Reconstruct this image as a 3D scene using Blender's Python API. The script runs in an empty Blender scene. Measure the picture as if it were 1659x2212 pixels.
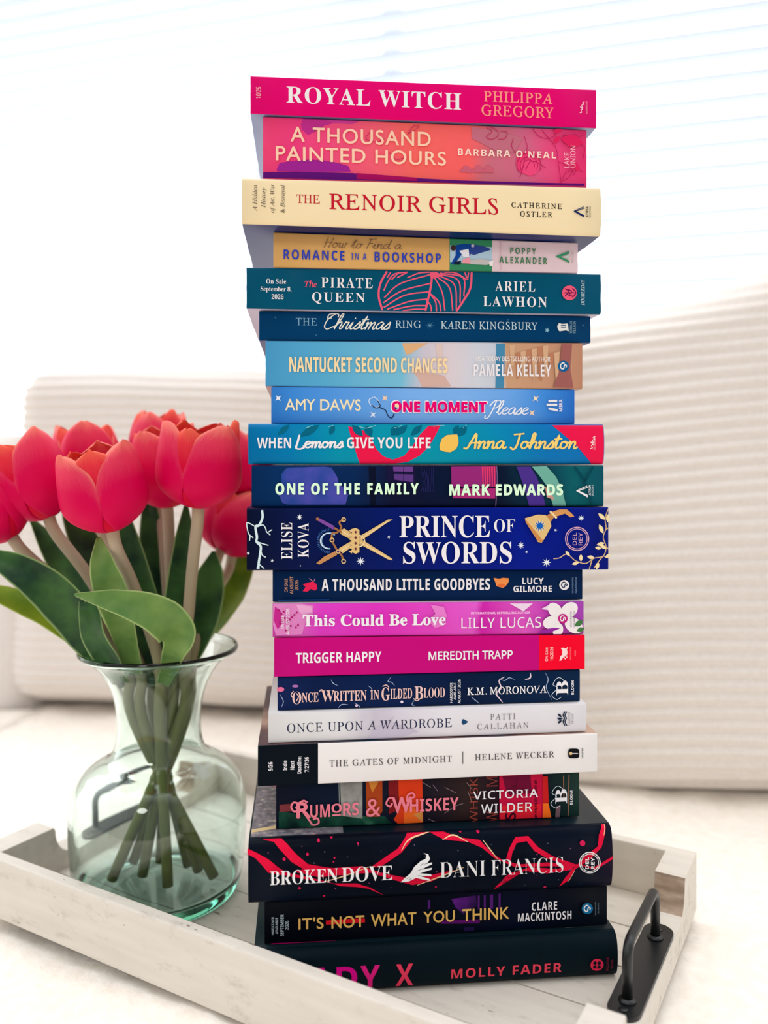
import bpy, bmesh, math, random
from mathutils import Vector, Matrix, noise

random.seed(7)
SC = bpy.context.scene
COL = SC.collection
PI = math.pi

# ------------------------------------------------------------------ camera, light, exposure
F, W_PX, H_PX = 1800.0, 1659.0, 2212.0       # focal length and frame in photo pixels
CX, HY = 829.5, 1000.0                       # principal column, horizon row
SEAT = 0.45                                  # top of the sofa seat
CZ = SEAT + 0.341                            # eye height

cam_d = bpy.data.cameras.new('camera')
cam = bpy.data.objects.new('camera', cam_d); COL.objects.link(cam)
cam.location = (0, 0, CZ); cam.rotation_euler = (PI / 2, 0, 0)
cam_d.sensor_fit = 'VERTICAL'; cam_d.sensor_height = 36; cam_d.sensor_width = 27
cam_d.lens = F / H_PX * 36
cam_d.shift_y = (HY - H_PX / 2) / H_PX
cam_d.clip_start = 0.01
cam_d.dof.use_dof = True; cam_d.dof.focus_distance = 0.552; cam_d.dof.aperture_fstop = 3.4
SC.camera = cam

world = bpy.data.worlds.new('world'); SC.world = world; world.use_nodes = True
wn = world.node_tree.nodes; wl = world.node_tree.links
bg = wn['Background']
tc = wn.new('ShaderNodeTexCoord'); sp = wn.new('ShaderNodeVectorMath'); sp.operation = 'DOT_PRODUCT'; sp.inputs[1].default_value = (0, 0.90, 0.436); mr = wn.new('ShaderNodeMapRange')
wl.new(tc.outputs['Generated'], sp.inputs[0]); wl.new(sp.outputs['Value'], mr.inputs[0])
mr.inputs[1].default_value = -0.2; mr.inputs[2].default_value = 0.7
mr.inputs[3].default_value = 0.60; mr.inputs[4].default_value = 3.7
wl.new(mr.outputs[0], bg.inputs['Strength'])
bg.inputs['Color'].default_value = (0.97, 0.985, 1.0, 1)

vs = SC.view_settings
vs.view_transform = 'Standard'; vs.look = 'None'; vs.gamma = 1.0; vs.use_curve_mapping = False
vs.exposure = 0.0

fill_d = bpy.data.lights.new('front_fill', 'AREA'); fill_d.shape = 'DISK'; fill_d.size = 0.5; fill_d.energy = 6.5  # fill light added to brighten the front faces; no such source is known
fill_d.color = (1.0, 0.97, 0.93)
fill = bpy.data.objects.new('front_fill', fill_d); COL.objects.link(fill)
fill.location = (-0.5, -1.3, CZ + 1.1)
fill.rotation_euler = (Vector((0, 0.55, CZ)) - fill.location).to_track_quat('-Z', 'Y').to_euler()

# ------------------------------------------------------------------ helpers
def lin(c):
    c = c / 255.0
    return c / 12.92 if c <= 0.04045 else ((c + 0.055) / 1.055) ** 2.4

def rgb(c):
    return (lin(c[0]), lin(c[1]), lin(c[2]), 1.0)

def pt(x, y, d):
    """photo pixel and distance -> point of the place"""
    return Vector(((x - CX) / F * d, d, CZ - (y - HY) / F * d))

_mats = {}
def mat(name, c, rough=0.5, spec=0.4, metal=0.0):
    key = (name, tuple(c), rough, spec, metal)
    if key in _mats: return _mats[key]
    m = bpy.data.materials.new(name); m.use_nodes = True
    b = m.node_tree.nodes['Principled BSDF']
    b.inputs['Base Color'].default_value = rgb(c)
    b.inputs['Roughness'].default_value = rough
    b.inputs['Specular IOR Level'].default_value = spec
    b.inputs['Metallic'].default_value = metal
    _mats[key] = m
    return m

def nodes_of(m):
    return m.node_tree.nodes, m.node_tree.links, m.node_tree.nodes['Principled BSDF']

def ramp(n, stops, interp='LINEAR'):
    r = n.new('ShaderNodeValToRGB'); cr = r.color_ramp; cr.interpolation = interp
    while len(cr.elements) < len(stops): cr.elements.new(0.5)
    for e, (p, c) in zip(cr.elements, stops):
        e.position = p; e.color = rgb(c)
    return r

def grad_mat(name, x0, x1, stops, amp=0.0, nscale=60, rough=0.42, axis='X', spec=0.05, speck=None):
    """printed colour running along a spine: stops are (position 0..1, colour); noise breaks the transitions"""
    m = bpy.data.materials.new(name); m.use_nodes = True
    n, l, b = nodes_of(m)
    t = n.new('ShaderNodeTexCoord'); s = n.new('ShaderNodeSeparateXYZ'); r = n.new('ShaderNodeMapRange')
    l.new(t.outputs['Object'], s.inputs[0]); l.new(s.outputs[axis], r.inputs[0])
    r.inputs[1].default_value = x0; r.inputs[2].default_value = x1
    src = r.outputs[0]
    if amp:
        nz = n.new('ShaderNodeTexNoise'); nz.inputs['Scale'].default_value = nscale; nz.inputs['Detail'].default_value = 4
        l.new(t.outputs['Object'], nz.inputs['Vector'])
        ma = n.new('ShaderNodeMath'); ma.operation = 'MULTIPLY_ADD'; ma.inputs[1].default_value = amp
        l.new(nz.outputs['Fac'], ma.inputs[0]); l.new(r.outputs[0], ma.inputs[2])
        mb = n.new('ShaderNodeMath'); mb.operation = 'SUBTRACT'; mb.inputs[1].default_value = amp / 2
        l.new(ma.outputs[0], mb.inputs[0]); src = mb.outputs[0]
    cr = ramp(n, stops); l.new(src, cr.inputs[0])
    l.new(cr.outputs[0], b.inputs['Base Color'])
    b.inputs['Roughness'].default_value = rough; b.inputs['Specular IOR Level'].default_value = spec
    return m

def noise_mat(name, stops, scale=40, rough=0.5, spec=0.05, detail=4, stretch=(1, 1, 1), bump=0.0, dist=0.001):
    m = bpy.data.materials.new(name); m.use_nodes = True
    n, l, b = nodes_of(m)
    t = n.new('ShaderNodeTexCoord'); mp = n.new('ShaderNodeMapping'); nz = n.new('ShaderNodeTexNoise')
    mp.inputs['Scale'].default_value = stretch
    nz.inputs['Scale'].default_value = scale; nz.inputs['Detail'].default_value = detail
    l.new(t.outputs['Object'], mp.inputs[0]); l.new(mp.outputs[0], nz.inputs['Vector'])
    cr = ramp(n, stops); l.new(nz.outputs['Fac'], cr.inputs[0]); l.new(cr.outputs[0], b.inputs['Base Color'])
    b.inputs['Roughness'].default_value = rough; b.inputs['Specular IOR Level'].default_value = spec
    if bump:
        bp = n.new('ShaderNodeBump'); bp.inputs['Strength'].default_value = bump; bp.inputs['Distance'].default_value = dist
        l.new(nz.outputs['Fac'], bp.inputs['Height']); l.new(bp.outputs[0], b.inputs['Normal'])
    return m

def link(name, me, parent=None, mats=(), smooth=False):
    for m in mats: me.materials.append(m)
    if smooth:
        me.polygons.foreach_set('use_smooth', [True] * len(me.polygons))
    o = bpy.data.objects.new(name, me); COL.objects.link(o)
    if parent: o.parent = parent
    return o

def from_bm(name, bm, parent=None, mats=(), smooth=False, recalc=True):
    if recalc: bmesh.ops.recalc_face_normals(bm, faces=bm.faces[:])
    me = bpy.data.meshes.new(name); bm.to_mesh(me); bm.free()
    return link(name, me, parent, mats, smooth)

def empty(name, loc, label, cat, rotz=0.0, group=None):
    o = bpy.data.objects.new(name, None); COL.objects.link(o)
    o.empty_display_size = 0.02
    o.location = loc; o.rotation_euler = (0, 0, rotz)
    tag(o, label, cat, group)
    return o

def tag(o, label=None, cat=None, group=None, kind=None):
    if label: o['label'] = label
    if cat: o['category'] = cat
    if group: o['group'] = group
    if kind: o['kind'] = kind
    return o

def add_box(bm, x0, x1, y0, y1, z0, z1, mi=0, M=None):
    vs_ = [bm.verts.new((x, y, z)) for x in (x0, x1) for y in (y0, y1) for z in (z0, z1)]
    for q in ((0, 1, 3, 2), (4, 6, 7, 5), (0, 4, 5, 1), (2, 3, 7, 6), (0, 2, 6, 4), (1, 5, 7, 3)):
        f = bm.faces.new([vs_[i] for i in q]); f.material_index = mi
    if M:
        for v in vs_: v.co = M @ v.co
    return vs_

def catmull(P, n):
    out = []
    Q = [P[0] * 2 - P[1]] + list(P) + [P[-1] * 2 - P[-2]]
    for i in range(1, len(Q) - 2):
        a, b, c, d = Q[i - 1], Q[i], Q[i + 1], Q[i + 2]
        for k in range(n):
            t = k / n
            out.append(0.5 * ((2 * b) + (c - a) * t + (2 * a - 5 * b + 4 * c - d) * t * t + (3 * b - a - 3 * c + d) * t ** 3))
    out.append(P[-1].copy() if hasattr(P[-1], 'copy') else P[-1])
    return out

def add_tube(bm, pts, rad, seg=14, cap=True):
    rings = []
    ref = Vector((0.3, -1, 0.2)).normalized()
    for i, p in enumerate(pts):
        tn = (pts[min(i + 1, len(pts) - 1)] - pts[max(i - 1, 0)]).normalized()
        a = ref - tn * ref.dot(tn)
        if a.length < 1e-4: a = Vector((1, 0, 0)) - tn * tn.x
        a.normalize(); b = tn.cross(a); ref = a
        r = rad(i / (len(pts) - 1)) if callable(rad) else rad
        rings.append([bm.verts.new(p + a * (r * math.cos(2 * PI * k / seg)) + b * (r * math.sin(2 * PI * k / seg))) for k in range(seg)])
    for A, B in zip(rings, rings[1:]):
        for k in range(seg):
            bm.faces.new((A[k], A[(k + 1) % seg], B[(k + 1) % seg], B[k]))
    if cap:
        bm.faces.new(rings[0][::-1]); bm.faces.new(rings[-1])

def add_lathe(bm, prof, seg=72):
    rings = []
    for r, z in prof:
        if r < 1e-6: rings.append([bm.verts.new((0, 0, z))])
        else: rings.append([bm.verts.new((r * math.cos(2 * PI * k / seg), r * math.sin(2 * PI * k / seg), z)) for k in range(seg)])
    for A, B in zip(rings, rings[1:]):
        if len(A) == 1 and len(B) == 1: continue
        for k in range(seg):
            j = (k + 1) % seg
            if len(A) == 1: bm.faces.new((A[0], B[j], B[k]))
            elif len(B) == 1: bm.faces.new((A[k], A[j], B[0]))
            else: bm.faces.new((A[k], A[j], B[j], B[k]))

# ------------------------------------------------------------------ the room: floor, back wall, window
ROOM_Y = math.radians(-16)                    # the wall comes nearer to the right
RM = Matrix.Translation((0, 1.85, 0)) @ Matrix.Rotation(ROOM_Y, 4, 'Z')
m_wall = noise_mat('wall_paint', [(0.3, (236, 234, 230)), (0.7, (240, 238, 235))], 8, 0.8, 0.2)
m_floor = noise_mat('floor_boards', [(0.3, (190, 165, 138)), (0.7, (205, 182, 155))], 6, 0.5, 0.3, stretch=(1, 8, 1))
bm = bmesh.new(); add_box(bm, -3, 3, -2.0, 3.2, -0.05, 0.0)
tag(from_bm('floor', bm, None, [m_floor]), kind='structure')
WX0, WX1, WZ0, WZ1 = -1.75, 1.75, 0.62, 2.35
bm = bmesh.new()
for b in ((-2.6, WX0, 0, 2.6), (WX1, 2.6, 0, 2.6), (WX0, WX1, 0, WZ0), (WX0, WX1, WZ1, 2.6)):
    add_box(bm, b[0], b[1], 0, 0.12, b[2], b[3])
wall = from_bm('wall_back', bm, None, [m_wall]); wall.matrix_world = RM; tag(wall, kind='structure')
m_trim = mat('white_trim', (240, 240, 238), 0.4)
bm = bmesh.new()
for b in ((WX0, WX0 + 0.05, WZ0, WZ1), (WX1 - 0.05, WX1, WZ0, WZ1), (WX0, WX1, WZ0, WZ0 + 0.05), (WX0, WX1, WZ1 - 0.05, WZ1), (-0.02, 0.02, WZ0, WZ1)):
    add_box(bm, b[0], b[1], 0.05, 0.09, b[2], b[3])
win = from_bm('window_1', bm, None, [m_trim]); win.matrix_world = RM; tag(win, kind='structure')
gm = bpy.data.materials.new('window_glass'); gm.use_nodes = True
n, l, b = nodes_of(gm)
tr = n.new('ShaderNodeBsdfTransparent'); gl = n.new('ShaderNodeBsdfGlossy'); mx = n.new('ShaderNodeMixShader')
gl.inputs['Roughness'].default_value = 0.02; mx.inputs[0].default_value = 0.05
l.new(tr.outputs[0], mx.inputs[1]); l.new(gl.outputs[0], mx.inputs[2]); l.new(mx.outputs[0], n['Material Output'].inputs[0])
bm = bmesh.new(); add_box(bm, WX0 + 0.05, WX1 - 0.05, 0.068, 0.072, WZ0 + 0.05, WZ1 - 0.05)
from_bm('window_pane', bm, win, [gm])
bm = bmesh.new(); add_box(bm, WX0 - 0.03, WX1 + 0.03, -0.05, 0.05, WZ0 - 0.03, WZ0)
sill = from_bm('window_sill', bm, win, [m_trim])

# blinds: one slat mesh, copied
slm = bpy.data.materials.new('blind_slat'); slm.use_nodes = True
n, l, b = nodes_of(slm)
b.inputs['Base Color'].default_value = rgb((238, 241, 247)); b.inputs['Roughness'].default_value = 0.45
ts = n.new('ShaderNodeBsdfTranslucent'); ts.inputs[0].default_value = rgb((236, 240, 248))
mx = n.new('ShaderNodeMixShader'); mx.inputs[0].default_value = 0.75
l.new(b.outputs[0], mx.inputs[1]); l.new(ts.outputs[0], mx.inputs[2]); l.new(mx.outputs[0], n['Material Output'].inputs[0])
blind = empty('window_blind', RM @ Vector((0, -0.05, WZ0)), 'white horizontal slat blind in front of the bright window', 'blind', ROOM_Y)
bm = bmesh.new()
prof = [(-0.025 + 0.05 * i / 6, 0.004 * (1 - (i / 3 - 1) ** 2)) for i in range(7)]
prev = None
for x in (WX0 + 0.02, WX1 - 0.02):
    row = [bm.verts.new((x, y, z + 0.0012)) for y, z in prof] + [bm.verts.new((x, y, z - 0.0012)) for y, z in prof[::-1]]
    if prev:
        for k in range(14): bm.faces.new((prev[k], prev[(k + 1) % 14], row[(k + 1) % 14], row[k]))
    else: bm.faces.new(row)
    prev = row
bm.faces.new(prev[::-1])
slat = from_bm('slat', bm, blind, [slm], True)
SP = 0.043; NS = int((WZ1 - WZ0 - 0.1) / SP)
for i in range(NS):
    s = slat if i == 0 else slat.copy()
    if i: COL.objects.link(s); s.parent = blind
    s.location = (0, 0, 0.05 + SP * i); s.rotation_euler = (math.radians(-14), 0, 0)
bm = bmesh.new(); add_box(bm, WX0 + 0.02, WX1 - 0.02, -0.03, 0.03, WZ1 - WZ0 - 0.05, WZ1 - WZ0)
from_bm('head_rail', bm, blind, [m_trim])
bm = bmesh.new(); add_box(bm, WX0 + 0.02, WX1 - 0.02, -0.025, 0.025, 0.0, 0.018)
from_bm('bottom_rail', bm, blind, [m_trim])
for x in (-1.3, -0.45, 0.45, 1.3):
    bm = bmesh.new(); add_tube(bm, [Vector((x, -0.026, 0.01)), Vector((x, -0.026, WZ1 - WZ0 - 0.02))], 0.0012, 6)
    from_bm('cord', bm, blind, [m_trim])

# ------------------------------------------------------------------ sofa, cushions, fur throw
SOFA_Y = math.radians(-13)
m_fab = noise_mat('sofa_fabric', [(0.3, (226, 218, 212)), (0.7, (234, 227, 222))], 300, 0.9, 0.1, bump=0.2, dist=0.0004)

def rounded_block(name, sx, sy, sz, r, parent, m, nx=40, ny=20, nz=30, rib=0.0, pitch=0.014, crown=0.0, sag=0.0):
    """soft upholstered block, bottom at z=0; ribs run across it as real relief"""
    bm = bmesh.new()
    def grid(axis, sgn, na, nb):
        g = []
        for i in range(na + 1):
            row = []
            for j in range(nb + 1):
                a, c = -1 + 2 * i / na, -1 + 2 * j / nb
                p = [0, 0, 0]; o = [k for k in range(3) if k != axis]
                p[axis] = sgn; p[o[0]] = a; p[o[1]] = c
                row.append(bm.verts.new(p))
            g.append(row)
        for i in range(na):
            for j in range(nb):
                q = (g[i][j], g[i + 1][j], g[i + 1][j + 1], g[i][j + 1])
                bm.faces.new(q if sgn * (1, -1, 1)[axis] > 0 else q[::-1])
    N = (nx, ny, nz)
    for ax in range(3):
        o = [k for k in range(3) if k != ax]
        for s in (-1, 1): grid(ax, s, N[o[0]], N[o[1]])
    bmesh.ops.remove_doubles(bm, verts=bm.verts[:], dist=1e-5)
    hs = Vector((sx / 2, sy / 2, sz / 2))
    for v in bm.verts:
        u = v.co.copy()
        p = Vector((u.x * hs.x, u.y * hs.y, u.z * hs.z))
        core = Vector([max(-(h - r), min(h - r, c)) for h, c in zip(hs, p)])
        d = p - core
        if d.length > 1e-9: d = d.normalized() * r
        nrm = d.normalized() if d.length > 1e-9 else Vector((0, 0, 1))
        p = core + d
        bulge = crown * (1 - u.x ** 2) * (1 - u.z ** 2)
        p.y += (1 if u.y > 0 else -1) * bulge * abs(u.y)
        p.z += min(0.06, sag * (u.x + 0.6) ** 2) * (u.z + 1) / 2
        if rib:
            w = rib * math.sin(2 * PI * (p.z + 0.006 * math.sin(p.x * 9) + 0.003 * noise.noise(p * 6)) / pitch)
            p += nrm * w * (0.4 + 0.6 * min(1, abs(u.y) + 0.2))
        p += nrm * 0.004 * noise.noise(u * 2.3)
        v.co = p + Vector((0, 0, hs.z))
    return from_bm(name, bm, parent, [m], True)

sofa = empty('sofa', (0.05, 0.95, 0), 'cream upholstered sofa under the window, behind the tray', 'sofa', SOFA_Y)
o = rounded_block('seat', 2.6, 1.35, SEAT - 0.158, 0.05, sofa, m_fab); o.location = (0, -0.22, 0.10)
o = rounded_block('armrest', 0.9, 0.30, 0.735, 0.06, sofa, m_fab); o.location = (-1.045, 0.20, 0.10); o.rotation_euler = (0, 0, math.radians(6))
o = rounded_block('backrest', 2.6, 0.16, 0.70, 0.06, sofa, m_fab); o.location = (0, 0.50, 0.10)
m_leg = mat('dark_wood', (70, 52, 40), 0.4)
for x in (-1.2, 1.2):
    for y in (-0.8, 0.5):
        bm = bmesh.new(); add_lathe(bm, [(0, 0), (0.02, 0), (0.028, 0.105), (0, 0.105)], 20)
        o = from_bm('leg', bm, sofa, [m_leg], True); o.location = (x, y, 0)

m_rib = noise_mat('ribbed_fabric', [(0.3, (228, 219, 212)), (0.7, (236, 228, 222))], 260, 0.95, 0.08, bump=0.2, dist=0.0004)
def cushion(label, loc, rz, tilt, roll, dims, r, **k):
    c = rounded_block('back_cushion', *dims, r, None, m_rib, nx=90, ny=16, nz=300, rib=0.0016, **k)
    c.location = loc; c.rotation_euler = (tilt, roll, rz)
    return tag(c, label, 'cushion', 'ribbed sofa back cushions')
cushion('large cream ribbed back cushion standing behind the books and the black handle', (0.47, 0.918, SEAT), math.radians(-14), math.radians(-4), math.radians(-6.0), (0.86, 0.19, 0.515), 0.05, crown=0.02, sag=0.10, pitch=0.0135)
cushion('cream ribbed back cushion standing behind the tulips', (-0.243, 1.215, SEAT), math.radians(-6), math.radians(-4), 0, (0.57, 0.17, 0.472), 0.045, crown=0.02, pitch=0.0135)

m_fur = noise_mat('fur', [(0.25, (238, 228, 216)), (0.75, (247, 241, 232))], 90, 0.95, 0.05, detail=6, bump=0.6, dist=0.003)
bm = bmesh.new()
NX, NY = 150, 110
g = []
for i in range(NX + 1):
    row = []
    for j in range(NY + 1):
        x = -1.15 + 2.3 * i / NX; y = -0.62 + 1.24 * j / NY
        if x < -0.58: y = -0.62 + 1.24 * j / NY * (0.89 + (x + 1.15) * 0.105) / 1.24   # stops at the armrest
        p = Vector((x, y, 0))
        h = 0.005 * noise.noise(p * 9) + 0.003 * noise.noise(p * 30) + 0.0015 * noise.noise(p * 80)
        row.append(bm.verts.new((x, y, h)))
    g.append(row)
for i in range(NX):
    for j in range(NY): bm.faces.new((g[i][j], g[i + 1][j], g[i + 1][j + 1], g[i][j + 1]))
throw = from_bm('fur_throw', bm, None, [m_fur], True, recalc=False)
throw.location = (0.0, 0.72, SEAT - 0.008)
throw.rotation_euler = (0, 0, SOFA_Y)
tag(throw, 'fluffy cream fur throw spread over the sofa seat under the tray', 'blanket')
md = throw.modifiers.new('thickness', 'SOLIDIFY'); md.thickness = 0.038; md.offset = -1

# ------------------------------------------------------------------ the wooden tray
FLOOR = CZ - 0.335                            # upper face of the tray floor
D1 = Vector((-0.866, 0.5, 0)); D2 = Vector((0.5, 0.866, 0))
A0 = Vector((0.2389, 0.6366, 0))              # far corner on the handle side
TL, TW = 0.481, 0.275
# local frame of the tray: x along the long rails (from the left end to the right), y from the front rail to the back one
TRAY_ROT = math.atan2(-0.5, 0.866)
corner = A0 + D1 * TL - D2 * TW               # front corner at the left end
tray = empty('serving_tray', (corner.x, corner.y, SEAT), 'white weathered wooden tray with black metal handles holding books and vase', 'tray', TRAY_ROT)

def wood(name, base, worn):
    m = bpy.data.materials.new(name); m.use_nodes = True
    n, l, b = nodes_of(m)
    t = n.new('ShaderNodeTexCoord')
    mp = n.new('ShaderNodeMapping'); mp.inputs['Scale'].default_value = (1.2, 9, 9)
    l.new(t.outputs['Object'], mp.inputs[0])
    n1 = n.new('ShaderNodeTexNoise'); n1.inputs['Scale'].default_value = 14; n1.inputs['Detail'].default_value = 6
    l.new(mp.outputs[0], n1.inputs['Vector'])
    n2 = n.new('ShaderNodeTexNoise'); n2.inputs['Scale'].default_value = 32; n2.inputs['Detail'].default_value = 8; n2.inputs['Roughness'].default_value = 0.75
    mp2 = n.new('ShaderNodeMapping'); mp2.inputs['Scale'].default_value = (1, 2.4, 2.4)
    l.new(t.outputs['Object'], mp2.inputs[0]); l.new(mp2.outputs[0], n2.inputs['Vector'])
    c1 = ramp(n, [(0.3, base), (0.7, tuple(min(255, c + 9) for c in base))]); l.new(n1.outputs['Fac'], c1.inputs[0])
    c2 = n.new('ShaderNodeValToRGB'); c2.color_ramp.elements[0].position = 0.55; c2.color_ramp.elements[1].position = 0.92
    l.new(n2.outputs['Fac'], c2.inputs[0])
    mx = n.new('ShaderNodeMix'); mx.data_type = 'RGBA'
    n3 = n.new('ShaderNodeTexNoise'); n3.inputs['Scale'].default_value = 170; n3.inputs['Detail'].default_value = 2
    mp3 = n.new('ShaderNodeMapping'); mp3.inputs['Scale'].default_value = (0.35, 1, 1)
    l.new(t.outputs['Object'], mp3.inputs[0]); l.new(mp3.outputs[0], n3.inputs['Vector'])
    c3 = n.new('ShaderNodeValToRGB'); c3.color_ramp.elements[0].position = 0.715; c3.color_ramp.elements[1].position = 0.75
    l.new(n3.outputs['Fac'], c3.inputs[0])
    mm = n.new('ShaderNodeMath'); mm.operation = 'MAXIMUM'; l.new(c2.outputs[0], mm.inputs[0]); l.new(c3.outputs[0], mm.inputs[1])
    l.new(mm.outputs[0], mx.inputs['Factor']); l.new(c1.outputs[0], mx.inputs['A']); mx.inputs['B'].default_value = rgb(worn)
    l.new(mx.outputs['Result'], b.inputs['Base Color'])
    bp = n.new('ShaderNodeBump'); bp.inputs['Strength'].default_value = 0.25; bp.inputs['Distance'].default_value = 0.0006
    l.new(n1.outputs['Fac'], bp.inputs['Height']); l.new(bp.outputs[0], b.inputs['Normal'])
    b.inputs['Roughness'].default_value = 0.6; b.inputs['Specular IOR Level'].default_value = 0.25
    return m
m_wood = wood('whitewashed_wood', (210, 202, 191), (136, 120, 106))
m_bare = noise_mat('bare_wood', [(0.3, (120, 98, 82)), (0.55, (168, 146, 128)), (0.8, (205, 192, 178))], 40, 0.7, 0.2, detail=7, stretch=(1, 1, 3))
m_black = mat('black_metal', (14, 17, 19), 0.38, 0.5, 0.0)
TH = 0.044                                    # height of the rails
TF = 0.006                                    # floor thickness
RT = 0.0095                                   # rail thickness
ET = 0.021                                    # end thickness
LOW = 0.020                                   # height of the cut-down middle of the ends

def bevelled(bm, w=0.0012):
    bmesh.ops.bevel(bm, geom=bm.edges[:], offset=w, segments=2, affect='EDGES', profile=0.6)

bm = bmesh.new()
np_ = 5; y0 = RT; pw = (TW - 2 * RT) / np_
for k in range(np_):
    add_box(bm, ET * 0.3, TL - ET * 0.3, y0 + k * pw + 0.0007, y0 + (k + 1) * pw - 0.0007, 0.001, TF)
add_box(bm, ET * 0.3, TL - ET * 0.3, y0, TW - RT, 0.0005, 0.003, 1)
from_bm('base', bm, tray, [m_wood, mat('gap_dark', (58, 48, 40), 0.9)])
for y in (0.0, TW - RT):
    bm = bmesh.new(); add_box(bm, 0, TL, y, y + RT, 0, TH); bevelled(bm)
    from_bm('rail', bm, tray, [m_wood], False)
# ends: raised corners and a cove running down to the low middle
def end_profile():
    P = [(RT, 0.0), (RT, TH), (0.057, TH), (0.0585, TH - 0.003)]
    for k in range(9):
        a = k / 8 * PI / 2
        P.append((0.0585 + 0.018 * (1 - math.cos(a)) * 0.9, LOW + (TH - 0.003 - LOW) * (1 - math.sin(a))))
    Q = [(TW - y + (0.010 if y > 0.02 else 0), z) for y, z in P[::-1]]
    return P + Q
for x0 in (0.0, TL - ET):
    bm = bmesh.new(); pr = end_profile()
    a = [bm.verts.new((x0, y, z)) for y, z in pr]; c = [bm.verts.new((x0 + ET, y, z)) for y, z in pr]
    bm.faces.new(a[::-1]); bm.faces.new(c)
    for k in range(len(pr)):
        f = bm.faces.new((a[k], a[(k + 1) % len(pr)], c[(k + 1) % len(pr)], c[k]))
        ym = (pr[k][0] + pr[(k + 1) % len(pr)][0]) / 2; zm = (pr[k][1] + pr[(k + 1) % len(pr)][1]) / 2
        if LOW + 0.002 < zm < TH - 0.001 and ym > RT + 0.001 and ym < TW - RT - 0.001: f.material_index = 1
    o = from_bm('end_panel', bm, tray, [m_wood, m_bare])
    # the handle on it
    bm = bmesh.new()
    xc = x0 + ET / 2; hw = 0.0098; ya, yb = TW / 2 - 0.051, TW / 2 + 0.061
    ring = []
    for (yc, a0) in ((yb - hw, 0), (ya + hw, PI)):
        for k in range(13):
            a = a0 + PI * k / 12; ring.append((xc + hw * math.cos(a), yc + hw * math.sin(a)))
    lo = [bm.verts.new((x, y, LOW)) for x, y in ring]; hi = [bm.verts.new((x, y, LOW + 0.0025)) for x, y in ring]
    bm.faces.new(lo[::-1]); bm.faces.new(hi)
    for k in range(len(ring)): bm.faces.new((lo[k], lo[(k + 1) % len(ring)], hi[(k + 1) % len(ring)], hi[k]))
    h = from_bm('handle_plate', bm, tray, [m_black])
    bm = bmesh.new()
    yb_, ya_ = TW / 2 + 0.042, TW / 2 - 0.034; zt = LOW + 0.0025 + 0.033; rr = 0.009
    path = [Vector((xc, ya_, LOW + 0.0022)), Vector((xc, ya_, zt - rr))]
    path += [Vector((xc, ya_ + rr - rr * math.cos(k / 6 * PI / 2), zt - rr + rr * math.sin(k / 6 * PI / 2))) for k in range(1, 7)]
    path += [Vector((xc, yb_ - rr + rr * math.sin(k / 6 * PI / 2), zt - rr + rr * math.cos(k / 6 * PI / 2))) for k in range(0, 7)]
    path += [Vector((xc, yb_, LOW + 0.0022))]
    add_tube(bm, path, 0.0031, 18)
    from_bm('handle_bar', bm, h, [m_black], True)
    for y in (ya_, yb_):
        bm = bmesh.new(); add_lathe(bm, [(0.0031, 0.0), (0.0052, 0.0), (0.0050, 0.0012), (0.0033, 0.0022)], 20)
        o = from_bm('handle_collar', bm, h, [m_black], True); o.location = (xc, y, LOW + 0.0025)
    for y in (ya + 0.008, yb - 0.008):
        bm = bmesh.new(); add_lathe(bm, [(0, 0.0009), (0.002, 0.0007), (0.0029, 0.0), (0, 0)], 16)
        o = from_bm('screw', bm, h, [m_black], True); o.location = (xc, y, LOW + 0.0025)

# ------------------------------------------------------------------ books
PSI = math.radians(5.7)
BE = Vector((math.cos(PSI), math.sin(PSI), 0)); BN = Vector((-math.sin(PSI), math.cos(PSI), 0))
BO = Vector(((915 - CX) / F * 0.548, 0.548, 0))

# measured spines: left x, right x, rows of the corners tl, bl, tr, br; offset of the spine in depth (mm), kind
SPINES = [
 (541, 1288, 163, 246, 193, 274.5, -2), (568, 1267, 249.5, 385, 281.6, 402, 1), (522.5, 1297, 386.7, 479, 411, 511, -4),
 (590.5, 1248, 504, 577, 523, 588, 13), (532.5, 1298, 578, 665, 594, 675, 12), (560, 1275.5, 672, 734.6, 686.5, 738, 18),
 (573.5, 1258, 736, 833, 743, 841, 16), (586, 1241, 836, 913, 841, 914, 16), (536.5, 1303, 916.5, 1002.5, 918, 1002.5, 10),
 (543.5, 1303.5, 1006, 1095, 1006, 1093.7, 8), (533, 1314, 1098.7, 1231, 1096, 1230, 4), (589, 1258, 1233, 1301, 1231.4, 1295.4, 9),
 (589, 1260.6, 1303, 1374, 1298, 1366.8, 4), (592, 1263, 1382, 1461.8, 1374, 1444.8, 2), (599.5, 1252.5, 1464, 1536.5, 1447.8, 1513.7, 3),
 (579.6, 1266.5, 1540, 1604, 1521, 1580.8, -1), (557, 1290, 1613, 1695, 1584, 1662, -4), (596.5, 1251, 1696, 1800, 1668.6, 1771, 2),
 (536.6, 1320, 1809, 1951.6, 1775, 1910, -13), (571.5, 1311, 1953, 2048, 1921, 2002, -9), (548, 1331, 2050, 2143, 2009, 2106, -17)]

def plane_hit(x, y, off):
    """photo pixel on the spine plane of a book -> (s along the spine, z relative to the eye)"""
    O = BO + BN * off
    k = (x - CX) / F
    s = (k * O.y - O.x) / (BE.x - k * BE.y)
    d = O.y + BE.y * s
    return s, -(y - HY) / F * d

def line_at(p, q, s):
    return p[1] + (q[1] - p[1]) * (s - p[0]) / (q[0] - p[0])

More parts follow.
